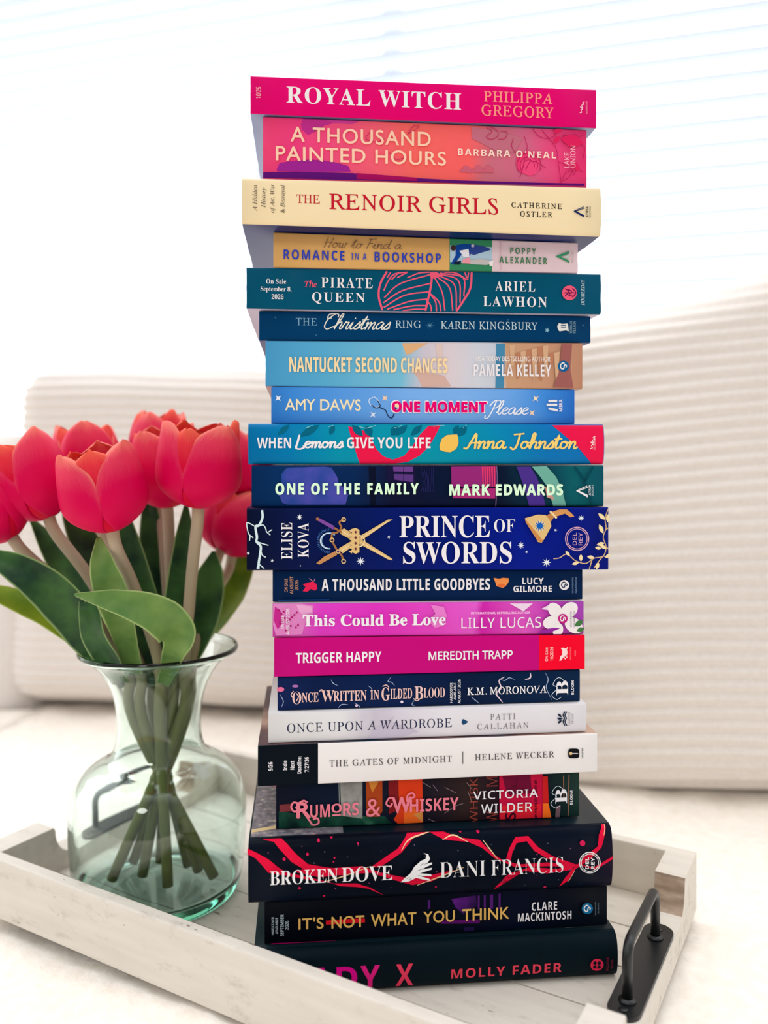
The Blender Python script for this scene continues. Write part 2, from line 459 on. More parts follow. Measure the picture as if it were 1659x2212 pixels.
SREF = (-0.1, 0.1)
LINES = []
for (xl, xr, tl, bl, tr, br, off) in SPINES:
    off *= 0.001
    t = [line_at(plane_hit(xl, tl, off), plane_hit(xr, tr, off), s) for s in SREF]
    bo = [line_at(plane_hit(xl, bl, off), plane_hit(xr, br, off), s) for s in SREF]
    LINES.append((t, bo))
BOUND = [LINES[0][0]]
for i in range(20):
    BOUND.append([(LINES[i][1][k] + LINES[i + 1][0][k]) / 2 for k in range(2)])
BOUND.append([FLOOR - CZ, FLOOR - CZ])

def bound(j, s):
    a, b = BOUND[j]
    return a + (b - a) * (s - SREF[0]) / (SREF[1] - SREF[0])

def fmap(base, up, dig, s):
    out = ''
    for c in s:
        if up and 'A' <= c <= 'Z': out += chr(base + ord(c) - 65)
        elif up and 'a' <= c <= 'z': out += chr(base + 26 + ord(c) - 97)
        elif dig and c.isdigit(): out += chr(dig + int(c))
        else: out += c
    return out
def style_text(style, s):
    if style in ('serifb',): return fmap(0x1D400, 1, 0x1D7CE, s)
    if style in ('italic', 'serif'): return fmap(0x1D434, 1, 0, s).replace(chr(0x1D455), '\u210e')
    if style == 'script': return fmap(0x1D4D0, 1, 0, s)
    if style == 'sans': return fmap(0x1D5A0, 1, 0x1D7E2, s)
    if style == 'sansb': return fmap(0x1D5D4, 1, 0x1D7EC, s)
    return s

HAND = {
 'a': (.52, [[(.42, .42), (.25, .5), (.06, .3), (.12, .04), (.3, .08), (.42, .42), (.42, .1), (.5, 0), (.6, .1)]]),
 'r': (.4, [[(.0, .1), (.1, .5), (.14, .42), (.3, .46), (.26, .1), (.34, 0), (.46, .1)]]),
 'C': (.66, [[(.62, .8), (.56, .98), (.34, .98), (.06, .6), (.06, .16), (.3, -.02), (.6, .16)], [(.3, 1.02), (.0, .96), (.02, .7), (.24, .72)]]),
 'd': (.54, [[(.42, .42), (.25, .5), (.06, .3), (.12, .04), (.3, .08), (.44, .5), (.48, 1.0), (.44, .4), (.44, .1), (.52, 0), (.62, .1)]]),
 'e': (.42, [[(-.02, .12), (.2, .26), (.36, .38), (.26, .5), (.1, .4), (.08, .12), (.24, 0), (.46, .12)]]),
 'h': (.5, [[(.0, .1), (.2, .6), (.22, 1.0), (.1, .9), (.08, 0)], [(.08, 0), (.14, .32), (.3, .48), (.38, .36), (.36, .08), (.44, 0), (.54, .1)]]),
 'i': (.3, [[(.02, .15), (.14, .46), (.12, .1), (.2, 0), (.34, .1)], [(.16, .7), (.17, .74)]]),
 'l': (.28, [[(.0, .1), (.2, .6), (.2, 1.0), (.08, .85), (.08, .2), (.18, 0), (.32, .1)]]),
 'm': (.66, [[(.0, .36), (.08, .48), (.08, 0)], [(.08, 0), (.14, .34), (.26, .48), (.3, .34), (.28, 0)], [(.28, 0), (.36, .36), (.5, .48), (.54, .34), (.52, .08), (.6, 0), (.7, .1)]]),
 'n': (.48, [[(.0, .36), (.08, .48), (.08, 0)], [(.08, 0), (.16, .36), (.3, .48), (.36, .34), (.34, .08), (.42, 0), (.52, .1)]]),
 'o': (.46, [[(.3, .46), (.12, .44), (.04, .2), (.18, 0), (.36, .14), (.36, .38), (.24, .48), (.3, .38), (.5, .4)]]),
 's': (.36, [[(.0, .08), (.14, .28), (.26, .5), (.3, .4), (.32, .16), (.2, 0), (.04, .04)], [(.2, 0), (.4, .1)]]),
 't': (.34, [[(.0, .12), (.2, .9), (.14, .2), (.22, 0), (.36, .12)], [(.0, .62), (.36, .66)]]),
 'w': (.64, [[(0, .4), (.08, .48), (.08, .1), (.2, 0), (.3, .2), (.3, .46), (.34, .08), (.46, .02), (.54, .3), (.5, .48), (.66, .42)]]),
 'P': (.46, [[(.2, 1.0), (.16, .4), (.04, -.22), (-.16, -.3), (-.2, -.1)], [(-.12, .62), (.06, .96), (.4, 1.02), (.52, .8), (.36, .5), (.12, .46)]]),
 'L': (.52, [[(.14, 1.0), (.1, .4), (.06, -.02), (.3, -.12), (.54, .0)]]),
 'A': (.56, [[(-.12, .02), (.06, .06), (.34, 1.0), (.42, .4), (.46, 0)], [(.1, .36), (.5, .4)]]),
 'J': (.5, [[(.04, .94), (.54, 1.0)], [(.34, .98), (.3, .2), (.16, -.06), (-.02, .08)]]),
 'H': (.6, [[(.1, 1.0), (.06, 0)], [(.5, 1.02), (.4, 0)], [(-.04, .5), (.52, .54)]]),
 'F': (.46, [[(.16, .98), (.08, 0)], [(.0, .94), (.52, 1.02)], [(.1, .52), (.38, .56)]]),
 ' ': (.34, [])}
GAP = 0.0002
class Book:
    def __init__(self, i, label, kind='paperback', bulge=0.0, depth=0.14, side=(60, 60, 70), spine=(200, 20, 100), edge=0.0009, rough=0.42):
        self.i = i
        xl, xr, tl, bl, tr, br, off = SPINES[i]
        self.off = off * 0.001
        self.s0 = plane_hit(xl, (tl + bl) / 2, self.off)[0]; self.s1 = plane_hit(xr, (tr + br) / 2, self.off)[0]
        self.hard = kind == 'hardcover'
        self.bulge = bulge; self.edge = edge; self.depth = depth
        sm = (self.s0 + self.s1) / 2
        zc = bound(i + 1, sm) + CZ
        O = BO + BN * self.off + BE * sm
        self.sm = sm; self.zc = zc
        self.root = empty(kind + '_book', (O.x, O.y, zc), label, 'book', PSI, 'books in the tall stack')
        self.parts = {}; self.art = 'spine_artwork'
        self.W = self.s1 - self.s0
        spm = spine if isinstance(spine, bpy.types.Material) else mat('spine', spine, rough, 0.04)
        sdm = side if isinstance(side, bpy.types.Material) else mat('cover', side, 0.33, 0.5 if sum(side) > 300 else 0.22)
        self.build_cover(spm, sdm)
    # wedge-shaped: lower and upper face follow the boundary planes
    def zb(self, x): return bound(self.i + 1, x + self.sm) + CZ - self.zc + GAP
    def zt(self, x): return bound(self.i, x + self.sm) + CZ - self.zc - GAP
    def height(self): return self.zt(0) - self.zb(0)
    def yprof(self, v):
        h = self.height(); d = min(v, 1 - v) * h; r = self.edge
        y = 0.0
        if d < r: y = r - math.sqrt(max(0, r * r - (r - d) ** 2))
        return y - self.bulge * (1 - (2 * v - 1) ** 2)
    def levels(self):
        h = self.height(); r = self.edge / h
        L = [0, r * 0.12, r * 0.4, r]
        n = 14 if self.bulge else 2
        mid = [r + (1 - 2 * r) * k / n for k in range(1, n)]
        return L + mid + [1 - x for x in L[::-1]]
    def place(self, x, v, lift=0.0, dz=0.0):
        return Vector((x, self.yprof(v) - lift, self.zb(x) + (self.zt(x) - self.zb(x)) * v + dz))
    def build_cover(self, spm, sdm):
        t = 0.0022 if self.hard else 0.0004
        lv = self.levels(); d = self.depth; W2 = self.W / 2
        outer = [(d, 0.0, 0.0)] + [(None, v, 0.0) for v in lv] + [(d, 1.0, 0.0)]
        inner = [(d, 0.0, t)] + [(t + max(0, self.yprof(v)), v, t if v < 0.5 else -t) for v in (0.0,)] + \
                [(t + self.yprof(0.5) * 0.8, v, 0) for v in (0.25, 0.5, 0.75)] + [(t + max(0, self.yprof(1)), 1.0, -t), (d, 1.0, -t)]
        bm = bmesh.new()
        NXs = 6
        cols = []
        for k in range(NXs + 1):
            x = -W2 + self.W * k / NXs
            zb, zt = self.zb(x), self.zt(x)
            mk = lambda y, v, dz: bm.verts.new((x, self.yprof(v) if y is None else y, zb + (zt - zb) * v + dz))
            cols.append(([mk(*p) for p in outer], [mk(*p) for p in inner]))
        no, ni = len(outer), len(inner)
        for (oa, ia), (ob, ib) in zip(cols, cols[1:]):
            for k in range(no - 1):
                f = bm.faces.new((oa[k], oa[k + 1], ob[k + 1], ob[k]))
                f.material_index = 1 if k in (0, no - 2) else 0
                f.smooth = True
            for k in range(ni - 1):
                f = bm.faces.new((ia[k + 1], ia[k], ib[k], ib[k + 1])); f.material_index = 2
            for k in (0, -1):
                f = bm.faces.new((oa[k], ob[k], ib[k], ia[k])); f.material_index = 1
        for (o_, i_) in (cols[0], cols[-1]):
            f = bm.faces.new(o_ + i_[::-1]); f.material_index = 0
        c = from_bm('cover', bm, self.root, [spm, sdm, mat('cover_inside', (235, 232, 226), 0.7)])
        # page block
        ins = 0.003 if self.hard else 0.0004
        bm = bmesh.new()
        vs_ = []
        yi = t + max(0.0, self.yprof(0.0)) + 0.0004
        for x in (-W2 + ins, W2 - ins):
            for y in (yi, d - ins):
                vs_.append(bm.verts.new((x, y, self.zb(x) + t + 0.0001))); vs_.append(bm.verts.new((x, y, self.zt(x) - t - 0.0001)))
        for q in ((0, 1, 3, 2), (4, 6, 7, 5), (0, 4, 5, 1), (2, 3, 7, 6), (0, 2, 6, 4), (1, 5, 7, 3)): bm.faces.new([vs_[i] for i in q])
        from_bm('pages', bm, self.root, [m_pages])
    # photo pixel -> (x along the spine, v up the spine)
    def uv(self, x, y):
        s, z = plane_hit(x, y, self.off)
        X = s - self.sm
        zz = z + CZ - self.zc
        return X, (zz - self.zb(X)) / (self.zt(X) - self.zb(X))
    def col(self, part, c):
        part = part or self.art
        p = self.parts.setdefault(part, {'bm': bmesh.new(), 'mats': [], 'n': 0})
        m = c if isinstance(c, bpy.types.Material) else mat('ink', c, 0.45, 0.05)
        if m not in p['mats']: p['mats'].append(m)
        return p, p['mats'].index(m)
    def raw(self, part, polys, c, clip=True):
        """polys: lists of (x, v) rings; each call prints one ink layer above the last"""
        p, mi = self.col(part, c)
        bm = p['bm']
        self.lay = getattr(self, 'lay', 0) + 1
        lift = 0.00005 * self.lay
        h = self.height()
        tmp = bmesh.new()
        for q_, ring in enumerate(polys):
            vv = [tmp.verts.new((x, min(0.995, max(0.005, v)) * h if clip else v * h, 5e-6 * (q_ % 7))) for x, v in ring]
            try: tmp.faces.new(vv)
            except ValueError: pass
        self.finish(tmp, bm, mi, lift, h)
    def finish(self, tmp, bm, mi, lift, h):
        bmesh.ops.triangulate(tmp, faces=[f for f in tmp.faces if len(f.verts) > 4])
        for v in self.levels()[1:-1]:
            bmesh.ops.bisect_plane(tmp, geom=tmp.verts[:] + tmp.edges[:] + tmp.faces[:], plane_co=(0, v * h, 0), plane_no=(0, 1, 0))
        mp = {}
        for v in tmp.verts: mp[v] = bm.verts.new(self.place(v.co.x, v.co.y / h, lift + v.co.z))
        for f in tmp.faces:
            if f.normal.length < 0.5 and f.calc_area() < 1e-12: continue
            try:
                vl = [mp[v] for v in f.verts]
                if f.normal.z < 0: vl = vl[::-1]
                g = bm.faces.new(vl); g.material_index = mi
            except ValueError: pass
        tmp.free()
    def poly(self, pts, c, part=None):
        self.raw(part, [[self.uv(*p) for p in pts]], c)
    def polys(self, plist, c, part=None):
        self.raw(part, [[self.uv(*p) for p in pts] for pts in plist], c)
    def band(self, x0, x1, c, part='colour_block', v0=0.0, v1=1.0):
        a = max(-self.W / 2, plane_hit(x0, HY, self.off)[0] - self.sm); b = min(self.W / 2, plane_hit(x1, HY, self.off)[0] - self.sm)
        self.raw(part, [[(a, v0), (b, v0), (b, v1), (a, v1)]], c, clip=False)
    def curve_pts(self, pts, n=6):
        return [(p.x, p.y) for p in catmull([Vector((a, b)) for a, b in pts], n)] if len(pts) > 2 else pts
    def strokes(self, lines, w, c, part=None, taper=0.0, smooth=True):
        """ink lines drawn along photo-pixel polylines, each a chain of quads"""
        out = []
        for pts in lines:
            q = self.curve_pts(pts) if smooth else pts
            n_ = len(q); L, R = [], []
            for i, (x, y) in enumerate(q):
                a = q[max(i - 1, 0)]; b = q[min(i + 1, n_ - 1)]
                dx, dy = b[0] - a[0], b[1] - a[1]; m_ = math.hypot(dx, dy) or 1
                f = i / (n_ - 1)
                ww = w / 2 * ((1 - taper) + taper * math.sin(PI * f)) if taper <= 1 else w / 2 * (1 - f * 0.95)
                L.append((x - dy / m_ * ww, y + dx / m_ * ww)); R.append((x + dy / m_ * ww, y - dx / m_ * ww))
            for i in range(n_ - 1):
                out.append([self.uv(*L[i]), self.uv(*L[i + 1]), self.uv(*R[i + 1]), self.uv(*R[i])])
        self.raw(part, out, c)
    def disc(self, x, y, r, c, part=None, ry=None, n=28):
        ry = ry or r
        self.poly([(x + r * math.cos(2 * PI * k / n), y + ry * math.sin(2 * PI * k / n)) for k in range(n)], c, part)
    def ring(self, x, y, r, w, c, part=None, a0=0, a1=2 * PI):
        n = 36
        P = [(x + r * math.cos(a0 + (a1 - a0) * k / n), y + r * math.sin(a0 + (a1 - a0) * k / n)) for k in range(n + 1)]
        self.strokes([P], w, c, part, smooth=False)
    def star(self, x, y, r, c, n=8, inner=0.35, part=None, rot=0.0):
        self.poly([(x + (r if k % 2 == 0 else r * inner) * math.cos(PI * k / n + rot), y + (r if k % 2 == 0 else r * inner) * math.sin(PI * k / n + rot)) for k in range(2 * n)], c, part)
    def leafs(self, items, c, part=None):
        """almond leaf shapes: (x, y, length, width, angle)"""
        out = []
        for (x, y, ln, wd, an) in items:
            ca, sa = math.cos(an), math.sin(an); P = []
            for k in range(7):
                t = k / 6; P.append((t * ln, wd / 2 * math.sin(PI * t)))
            for k in range(5, 0, -1):
                t = k / 6; P.append((t * ln, -wd / 2 * math.sin(PI * t)))
            out.append([self.uv(x + a * ca - b * sa, y + a * sa + b * ca) for a, b in P])
        self.raw(part, out, c)
    def text(self, part, s, style, box, c, rot=0, fat=0.0, track=1.0, shear=0.0):
        x0, y0, x1, y1 = box
        cu = bpy.data.curves.new('tmp', 'FONT'); cu.body = style_text(style, s); cu.size = 1.0; cu.space_character = track
        cu.offset = min(fat, 0.0); cu.resolution_u = 5; cu.fill_mode = 'FRONT'
        o = bpy.data.objects.new('tmp', cu); COL.objects.link(o)
        dg = bpy.context.evaluated_depsgraph_get()
        me = bpy.data.meshes.new_from_object(o.evaluated_get(dg))
        bpy.data.objects.remove(o); bpy.data.curves.remove(cu)
        tmp = bmesh.new(); tmp.from_mesh(me); bpy.data.meshes.remove(me)
        bmesh.ops.remove_doubles(tmp, verts=tmp.verts[:], dist=1e-5)
        if fat > 0:                               # heavier weight: the letters again, shifted by a hair
            base_me = bpy.data.meshes.new('tmp'); tmp.to_mesh(base_me)
            nsh = 8 if fat > 0.03 else 4
            for k in range(nsh):
                a0 = len(tmp.verts); tmp.from_mesh(base_me); tmp.verts.ensure_lookup_table()
                for v in tmp.verts[a0:]: v.co.z = (k + 1) * 4e-6; v.co.x += fat * math.cos(2 * PI * k / nsh); v.co.y += fat * math.sin(2 * PI * k / nsh)
            bpy.data.meshes.remove(base_me)
        sh = shear - (0.27 if style == 'serif' else 0.0)
        for v in tmp.verts: v.co.x += v.co.y * sh
        xs = [v.co.x for v in tmp.verts]; ys = [v.co.y for v in tmp.verts]
        ax, bx, ay, by = min(xs), max(xs), min(ys), max(ys)
        xc, yc = (x0 + x1) / 2, (y0 + y1) / 2
        u0, _ = self.uv(x0, yc); u1, _ = self.uv(x1, yc)
        _, v0 = self.uv(xc, y1); _, v1 = self.uv(xc, y0)
        h = self.height()
        for v in tmp.verts:
            a = (v.co.x - ax) / (bx - ax); b = (v.co.y - ay) / (by - ay)
            if rot == 1: a, b = 1 - b, a
            elif rot == -1: a, b = b, 1 - a
            v.co = Vector((u0 + (u1 - u0) * a, (v0 + (v1 - v0) * b) * h, v.co.z))
        p, mi = self.col(part, c)
        self.lay = getattr(self, 'lay', 0) + 1
        tmp.normal_update()
        self.finish(tmp, p['bm'], mi, 0.00005 * self.lay, h)
    def hand(self, part, s, box, c, w, slant=0.25):
        """brush handwriting: joined single strokes; box spans cap height and baseline"""
        x0, y0, x1, y1 = box
        lines, cx = [], 0.0
        for ch in s:
            adv, gl = HAND[ch]
            for ln in gl: lines.append([(cx + a + slant * b_, b_) for a, b_ in ln])
            cx += adv
        xs = [p[0] for ln in lines for p in ln]; ax, bx = min(xs), max(xs)
        xc, yc = (x0 + x1) / 2, (y0 + y1) / 2
        u0, _ = self.uv(x0, yc); u1, _ = self.uv(x1, yc); _, v0 = self.uv(xc, y1); _, v1 = self.uv(xc, y0)
        h = self.height(); ww = w * 0.55 / F / 2; out = []
        for ln in lines:
            q = [Vector((u0 + (u1 - u0) * (a - ax) / (bx - ax), (v0 + (v1 - v0) * b_) * h)) for a, b_ in ln]
            q = catmull(q, 5) if len(q) > 2 else q
            L, R = [], []
            for i, p in enumerate(q):
                t = (q[min(i + 1, len(q) - 1)] - q[max(i - 1, 0)]); t = t.normalized() if t.length > 0 else Vector((1, 0))
                n_ = Vector((-t.y, t.x)) * ww * (0.75 + 0.35 * abs(t.y))
                L.append(p + n_); R.append(p - n_)
            for i in range(len(q) - 1): out.append([(v.x, v.y / h) for v in (L[i], L[i + 1], R[i + 1], R[i])])
            for p in (q[0], q[-1]): out.append([(p.x + ww * 0.9 * math.cos(k * PI / 5), (p.y + ww * 0.9 * math.sin(k * PI / 5)) / h) for k in range(10)])
        self.raw(part, out, c)
    def done(self):
        for name, p in self.parts.items():
            for piece in apart(p['bm']): from_bm(name, piece, self.root, p['mats'], recalc=False)

def apart(bm):
    """prints that lie far apart on a spine become parts of their own"""
    bm.verts.index_update(); seen, isl = set(), []
    for v in bm.verts:
        if v.index in seen: continue
        st, grp = [v], []
        seen.add(v.index)
        while st:
            a = st.pop(); grp.append(a)
            for e in a.link_edges:
                o = e.other_vert(a)
                if o.index not in seen: seen.add(o.index); st.append(o)
        lo = [min(w.co[k] for w in grp) for k in range(3)]; hi = [max(w.co[k] for w in grp) for k in range(3)]
        isl.append((grp, lo, hi, max(h - l for h, l in zip(hi, lo))))
    par = list(range(len(isl)))
    def root(i):
        while par[i] != i: i = par[i]
        return i
    for i in range(len(isl)):
        for j in range(i):
            g = math.sqrt(sum(max(0, isl[i][1][k] - isl[j][2][k], isl[j][1][k] - isl[i][2][k]) ** 2 for k in range(3)))
            if g <= max(0.0195, 0.49 * max(isl[i][3], isl[j][3])): par[root(i)] = root(j)
    groups = {}
    for i in range(len(isl)): groups.setdefault(root(i), []).extend(isl[i][0])
    if len(groups) == 1: return [bm]
    out = []
    for vs_ in groups.values():
        nb = bmesh.new(); mp = {v: nb.verts.new(v.co) for v in vs_}
        for f in {f for v in vs_ for f in v.link_faces}:
            g = nb.faces.new([mp[v] for v in f.verts]); g.material_index = f.material_index
        out.append(nb)
    bm.free()
    return out

def edges_mat():
    m = bpy.data.materials.new('page_edges'); m.use_nodes = True
    n, l, b = nodes_of(m)
    t = n.new('ShaderNodeTexCoord'); s = n.new('ShaderNodeMapping'); s.inputs['Scale'].default_value = (6, 6, 3000)
    nz = n.new('ShaderNodeTexNoise'); nz.inputs['Scale'].default_value = 1; nz.inputs['Detail'].default_value = 2
    l.new(t.outputs['Object'], s.inputs[0]); l.new(s.outputs[0], nz.inputs['Vector'])
    r = ramp(n, [(0.3, (214, 204, 186)), (0.7, (242, 236, 222))]); l.new(nz.outputs['Fac'], r.inputs[0]); l.new(r.outputs[0], b.inputs['Base Color'])
    b.inputs['Roughness'].default_value = 0.9
    return m
m_pages = edges_mat()
WHITE = (240, 236, 240)
T, AU, NOTE, LOGO, ART = 'title', 'author_name', 'sale_note', 'publisher_mark', 'spine_artwork'

def stops(x0, x1, items):
    return [((x - x0) / (x1 - x0), c) for x, c in items]

def grad_book(i, items, amp=0.03, nscale=70, rough=0.42):
    xl, xr, *_r = SPINES[i]; off = SPINES[i][6] * 0.001
    s0 = plane_hit(xl, HY, off)[0]; s1 = plane_hit(xr, HY, off)[0]
    w = (s1 - s0) / 2
    return grad_mat('printed_spine', -w, w, stops(xl, xr, items), amp, nscale, rough)

def a_logo(b, x, y, s, c, flip=1):
    """slanted open triangle mark, lying on its side"""
    b.poly([(x, y + 0.02 * s), (x + 0.16 * s, y - 0.05 * s), (x + s, y + 0.36 * s), (x + s, y + 0.58 * s)], c, LOGO)
    b.strokes([[(x + 0.02 * s, y), (x + 0.95 * s, y - 0.42 * s)], [(x + 0.2 * s, y), (x + s, y - 0.30 * s)]], 1.6, c, LOGO, smooth=False)
def s_logo(b, x, y, r, cbg, cs, note):
    b.disc(x, y, r, cbg, LOGO)
    b.strokes([[(x + dx * r, y + dy * r) for dx, dy in ((0.2, -0.5), (-0.2, -0.58), (-0.56, -0.1), (-0.36, 0.42), (0.04, 0.42), (0.12, 0.0), (0.28, -0.26), (0.54, -0.08), (0.42, 0.2))]], r * 0.2, cs, LOGO)
def script_m(b, x, y, s, c):
    b.strokes([[(x, y + s), (x + 0.35 * s, y + 0.9 * s), (x + 0.2 * s, y + 0.45 * s), (x + 0.5 * s, y + 0.35 * s), (x + 0.1 * s, y - 0.05 * s), (x + 0.55 * s, y + 0.05 * s), (x + 0.35 * s, y - 0.35 * s), (x + 0.8 * s, y - 0.55 * s), (x + 0.5 * s, y - 0.8 * s), (x + 0.85 * s, y - s)]], s * 0.12, c, LOGO)

# --- 1
b = Book(0, 'hot pink paperback with white serif title, topmost of the tall stack', side=(96, 104, 150), spine=(226, 2, 110))
b.text(T, 'ROYAL WITCH', 'serifb', (619, 193.5, 996, 230), WHITE, track=1.1)
b.text(AU, 'PHILIPPA', 'serif', (1045, 199, 1193.5, 222), (255, 150, 135), fat=0.012, track=1.1)
b.text(AU, 'GREGORY', 'serif', (1040, 229, 1196, 253), (255, 150, 135), fat=0.012, track=1.1)
b.text(NOTE, '10/26', 'sans', (553, 188, 564, 213), (255, 190, 205), 1)
script_m(b, 1252, 232, 12, (255, 205, 220)); b.text(LOGO, 'MORROW', 'sans', (1265, 219, 1269, 246), (255, 160, 190), 1)
b.done()
# --- 2
b = Book(1, 'watercolour pink and coral paperback with two-line cream title, second from the top', side=(70, 36, 120), depth=0.142,
         spine=grad_book(1, [(568, (245, 70, 125)), (640, (240, 62, 130)), (720, (242, 80, 130)), (800, (246, 96, 120)), (880, (248, 104, 100)), (1000, (250, 100, 102)), (1060, (205, 110, 130)), (1130, (212, 105, 140)), (1200, (238, 70, 130)), (1267, (236, 50, 115))], 0.10, 45))
b.poly([(655, 254), (705, 256), (735, 262), (700, 272), (690, 280), (665, 292), (652, 280), (650, 268)], (190, 45, 140))
b.poly([(700, 258), (780, 261), (760, 268), (720, 266)], (200, 60, 150))
b.poly([(598, 365), (604, 352), (640, 347), (670, 345), (700, 347), (730, 352), (752, 359), (758, 371), (690, 371), (598, 370)], (160, 35, 150))
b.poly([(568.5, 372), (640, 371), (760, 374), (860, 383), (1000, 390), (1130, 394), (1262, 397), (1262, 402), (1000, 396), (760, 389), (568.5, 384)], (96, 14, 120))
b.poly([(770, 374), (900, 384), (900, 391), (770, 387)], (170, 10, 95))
b.poly([(1018, 274), (1060, 281), (1100, 290), (1128, 300), (1112, 330), (1080, 330), (1020, 300)], (196, 110, 132))
for x in (992, 1018, 1040): b.poly([(x, 372), (x + 3, 366), (x + 8, 366), (x + 8, 360), (x + 16, 358), (x + 26, 366), (x + 26, 374)], (206, 96, 120))
pk = (190, 28, 95)
b.disc(1140, 352, 26, (236, 62, 118)); b.disc(1145, 360, 20, (240, 74, 128))
for r in (12, 19, 26): b.ring(1142, 358, r, 1.3, pk, a0=PI * 0.8, a1=2.15 * PI)
b.strokes([[(1122, 384), (1128, 366), (1134, 345), (1150, 338), (1172, 345)], [(1135, 368), (1145, 350), (1160, 352), (1178, 364)], [(1108, 300), (1105, 318), (1120, 336), (1138, 322), (1132, 294)],
           [(1050, 276), (1062, 285), (1050, 297), (1062, 302), (1076, 293), (1070, 280), (1056, 275)], [(1080, 284), (1095, 287), (1090, 300), (1076, 302)],
           [(1170, 282), (1185, 300), (1200, 320), (1205, 350), (1212, 398)], [(1150, 280), (1165, 296), (1185, 300), (1200, 290), (1192, 278)],
           [(1206, 350), (1225, 360), (1238, 372)], [(1212, 390), (1222, 374), (1236, 368), (1228, 384), (1214, 392)], [(1218, 305), (1216, 292), (1228, 296)], [(1240, 290), (1250, 296), (1262, 292)],
           [(1248, 310), (1262, 320), (1258, 345)], [(1238, 380), (1246, 366), (1258, 372)], [(800, 285), (790, 300), (812, 308), (830, 300)], [(880, 290), (895, 282), (905, 272), (892, 274), (880, 290)], [(840, 330), (856, 345), (880, 340)]], 1.3, pk)
b.leafs([(1210, 300, 52, 26, 0.2), (1196, 288, 24, 12, -0.6), (1196, 310, 20, 10, -0.9), (1236, 350, 26, 12, 0.9)], (226, 34, 96))
b.text(T, 'A THOUSAND', 'gill', (628, 280, 930, 312.5), (250, 205, 180), fat=0.012, track=1.12)
b.text(T, 'PAINTED HOURS', 'gill', (596, 322.5, 963, 353.5), (252, 208, 182), fat=0.012, track=1.1)
b.text(AU, "BARBARA O'NEAL", 'sansb', (988.5, 325.5, 1200, 340), (252, 222, 208), track=1.25)
b.text(LOGO, 'LAKE', 'sans', (1218, 331, 1229, 364), (255, 190, 210), 1); b.text(LOGO, 'UNION', 'sans', (1231, 316, 1242, 363), (255, 190, 210), 1)
b.done()
# --- 3
b = Book(2, 'cream hardback with crimson serif title and dark blue underside, third from the top', 'hardcover', 0.0012, 0.146, (14, 32, 92), (246, 226, 184), 0.0022)
b.text(T, 'THE', 'serif', (640, 422, 691, 440.5), (190, 40, 50), fat=0.008)
b.text(T, 'RENOIR GIRLS', 'serif', (711, 424, 1075, 459.5), (196, 22, 48), fat=0.008, track=1.06)
b.text(AU, 'CATHERINE', 'serif', (1103.7, 439.5, 1212.5, 451.5), (22, 22, 26), fat=0.012, track=1.35)
b.text(AU, 'OSTLER', 'serif', (1122.7, 458, 1192, 470.5), (22, 22, 26), fat=0.012, track=1.35)
for s, bx in (('A Hidden', (545.5, 400.6, 555.5, 457.6)), ('History', (564, 407, 576.5, 450)), ('of Art, War', (583, 399, 595.5, 461)), ('& Betrayal', (605.5, 400.6, 617.5, 461))):
    b.text('subtitle', s, 'italic', bx, (96, 84, 72), 1)
a_logo(b, 1237.5, 458, 23, (24, 40, 92)); b.text(LOGO, 'ATRIA', 'sansb', (1264, 447.5, 1269, 471.5), (30, 30, 40), 1); b.text(LOGO, 'BOOKS', 'sans', (1270.5, 447.5, 1274.5, 471.5), (70, 70, 80), 1)
b.done()
# --- 4
b = Book(3, 'thin ochre and pale pink paperback with blue capitals and green picture, fourth from top', side=(200, 202, 222), spine=(226, 176, 108), depth=0.138)
b.band(1063, 1250, (233, 208, 216)); b.band(971, 1063, (58, 142, 100))
b.poly([(972, 530), (1063, 534), (1063, 572), (972, 566)], (176, 206, 226))
b.poly([(984, 530), (1000, 527), (1020, 528), (1018, 545), (1014, 556), (1000, 546), (990, 560), (980, 572), (974, 570), (984, 552)], (18, 70, 160))
b.poly([(1018, 528), (1040, 531), (1056, 536), (1060, 540), (1040, 546), (1024, 551), (1014, 548)], (48, 72, 150))
b.poly([(992, 542), (1012, 538), (1014, 556), (1002, 556)], (240, 240, 250)); b.disc(979, 536, 6, (70, 48, 50)); b.disc(1021, 531, 3.5, (190, 190, 210))
b.poly([(1000, 560), (1014, 556), (1018, 570), (998, 569)], (246, 160, 178)); b.poly([(1016, 562), (1036, 560), (1056, 562), (1062, 570), (1050, 573), (1016, 571)], (200, 196, 196))
b.poly([(980, 566), (996, 564), (994, 572), (982, 572)], (24, 34, 60)); b.poly([(1056, 566), (1066, 562), (1064, 576), (1057, 574)], (246, 240, 240))
b.strokes([[(1082, 520), (1082, 583)]], 3, (222, 190, 204), smooth=False)
b.hand(T, 'How to Find a', (700, 516, 868, 537), (124, 92, 72), 1.3, 0.3)
b.text(T, 'ROMANCE', 'sansb', (612.5, 541, 744, 562), (52, 70, 190), track=1.25)
b.text(T, 'IN A', 'sansb', (759, 548, 792, 561.5), (70, 84, 190), track=1.3)
b.text(T, 'BOOKSHOP', 'sansb', (808.7, 546.5, 952, 567.5), (52, 70, 190), track=1.25)
b.text(AU, 'POPPY', 'sansb', (1101.6, 536, 1157, 549.5), (62, 124, 84), track=1.35); b.text(AU, 'ALEXANDER', 'sansb', (1078, 556, 1181, 570), (62, 124, 84), track=1.35)
b.poly([(1199, 554), (1229, 543), (1229, 548), (1209, 555.5), (1229, 564), (1229, 569)], (52, 150, 104), LOGO); b.poly([(1212, 556), (1229, 551), (1228, 560)], (196, 206, 200), LOGO)
b.text(LOGO, 'AVON', 'serif', (1233, 544, 1238.5, 570), (178, 168, 176), 1)
b.done()
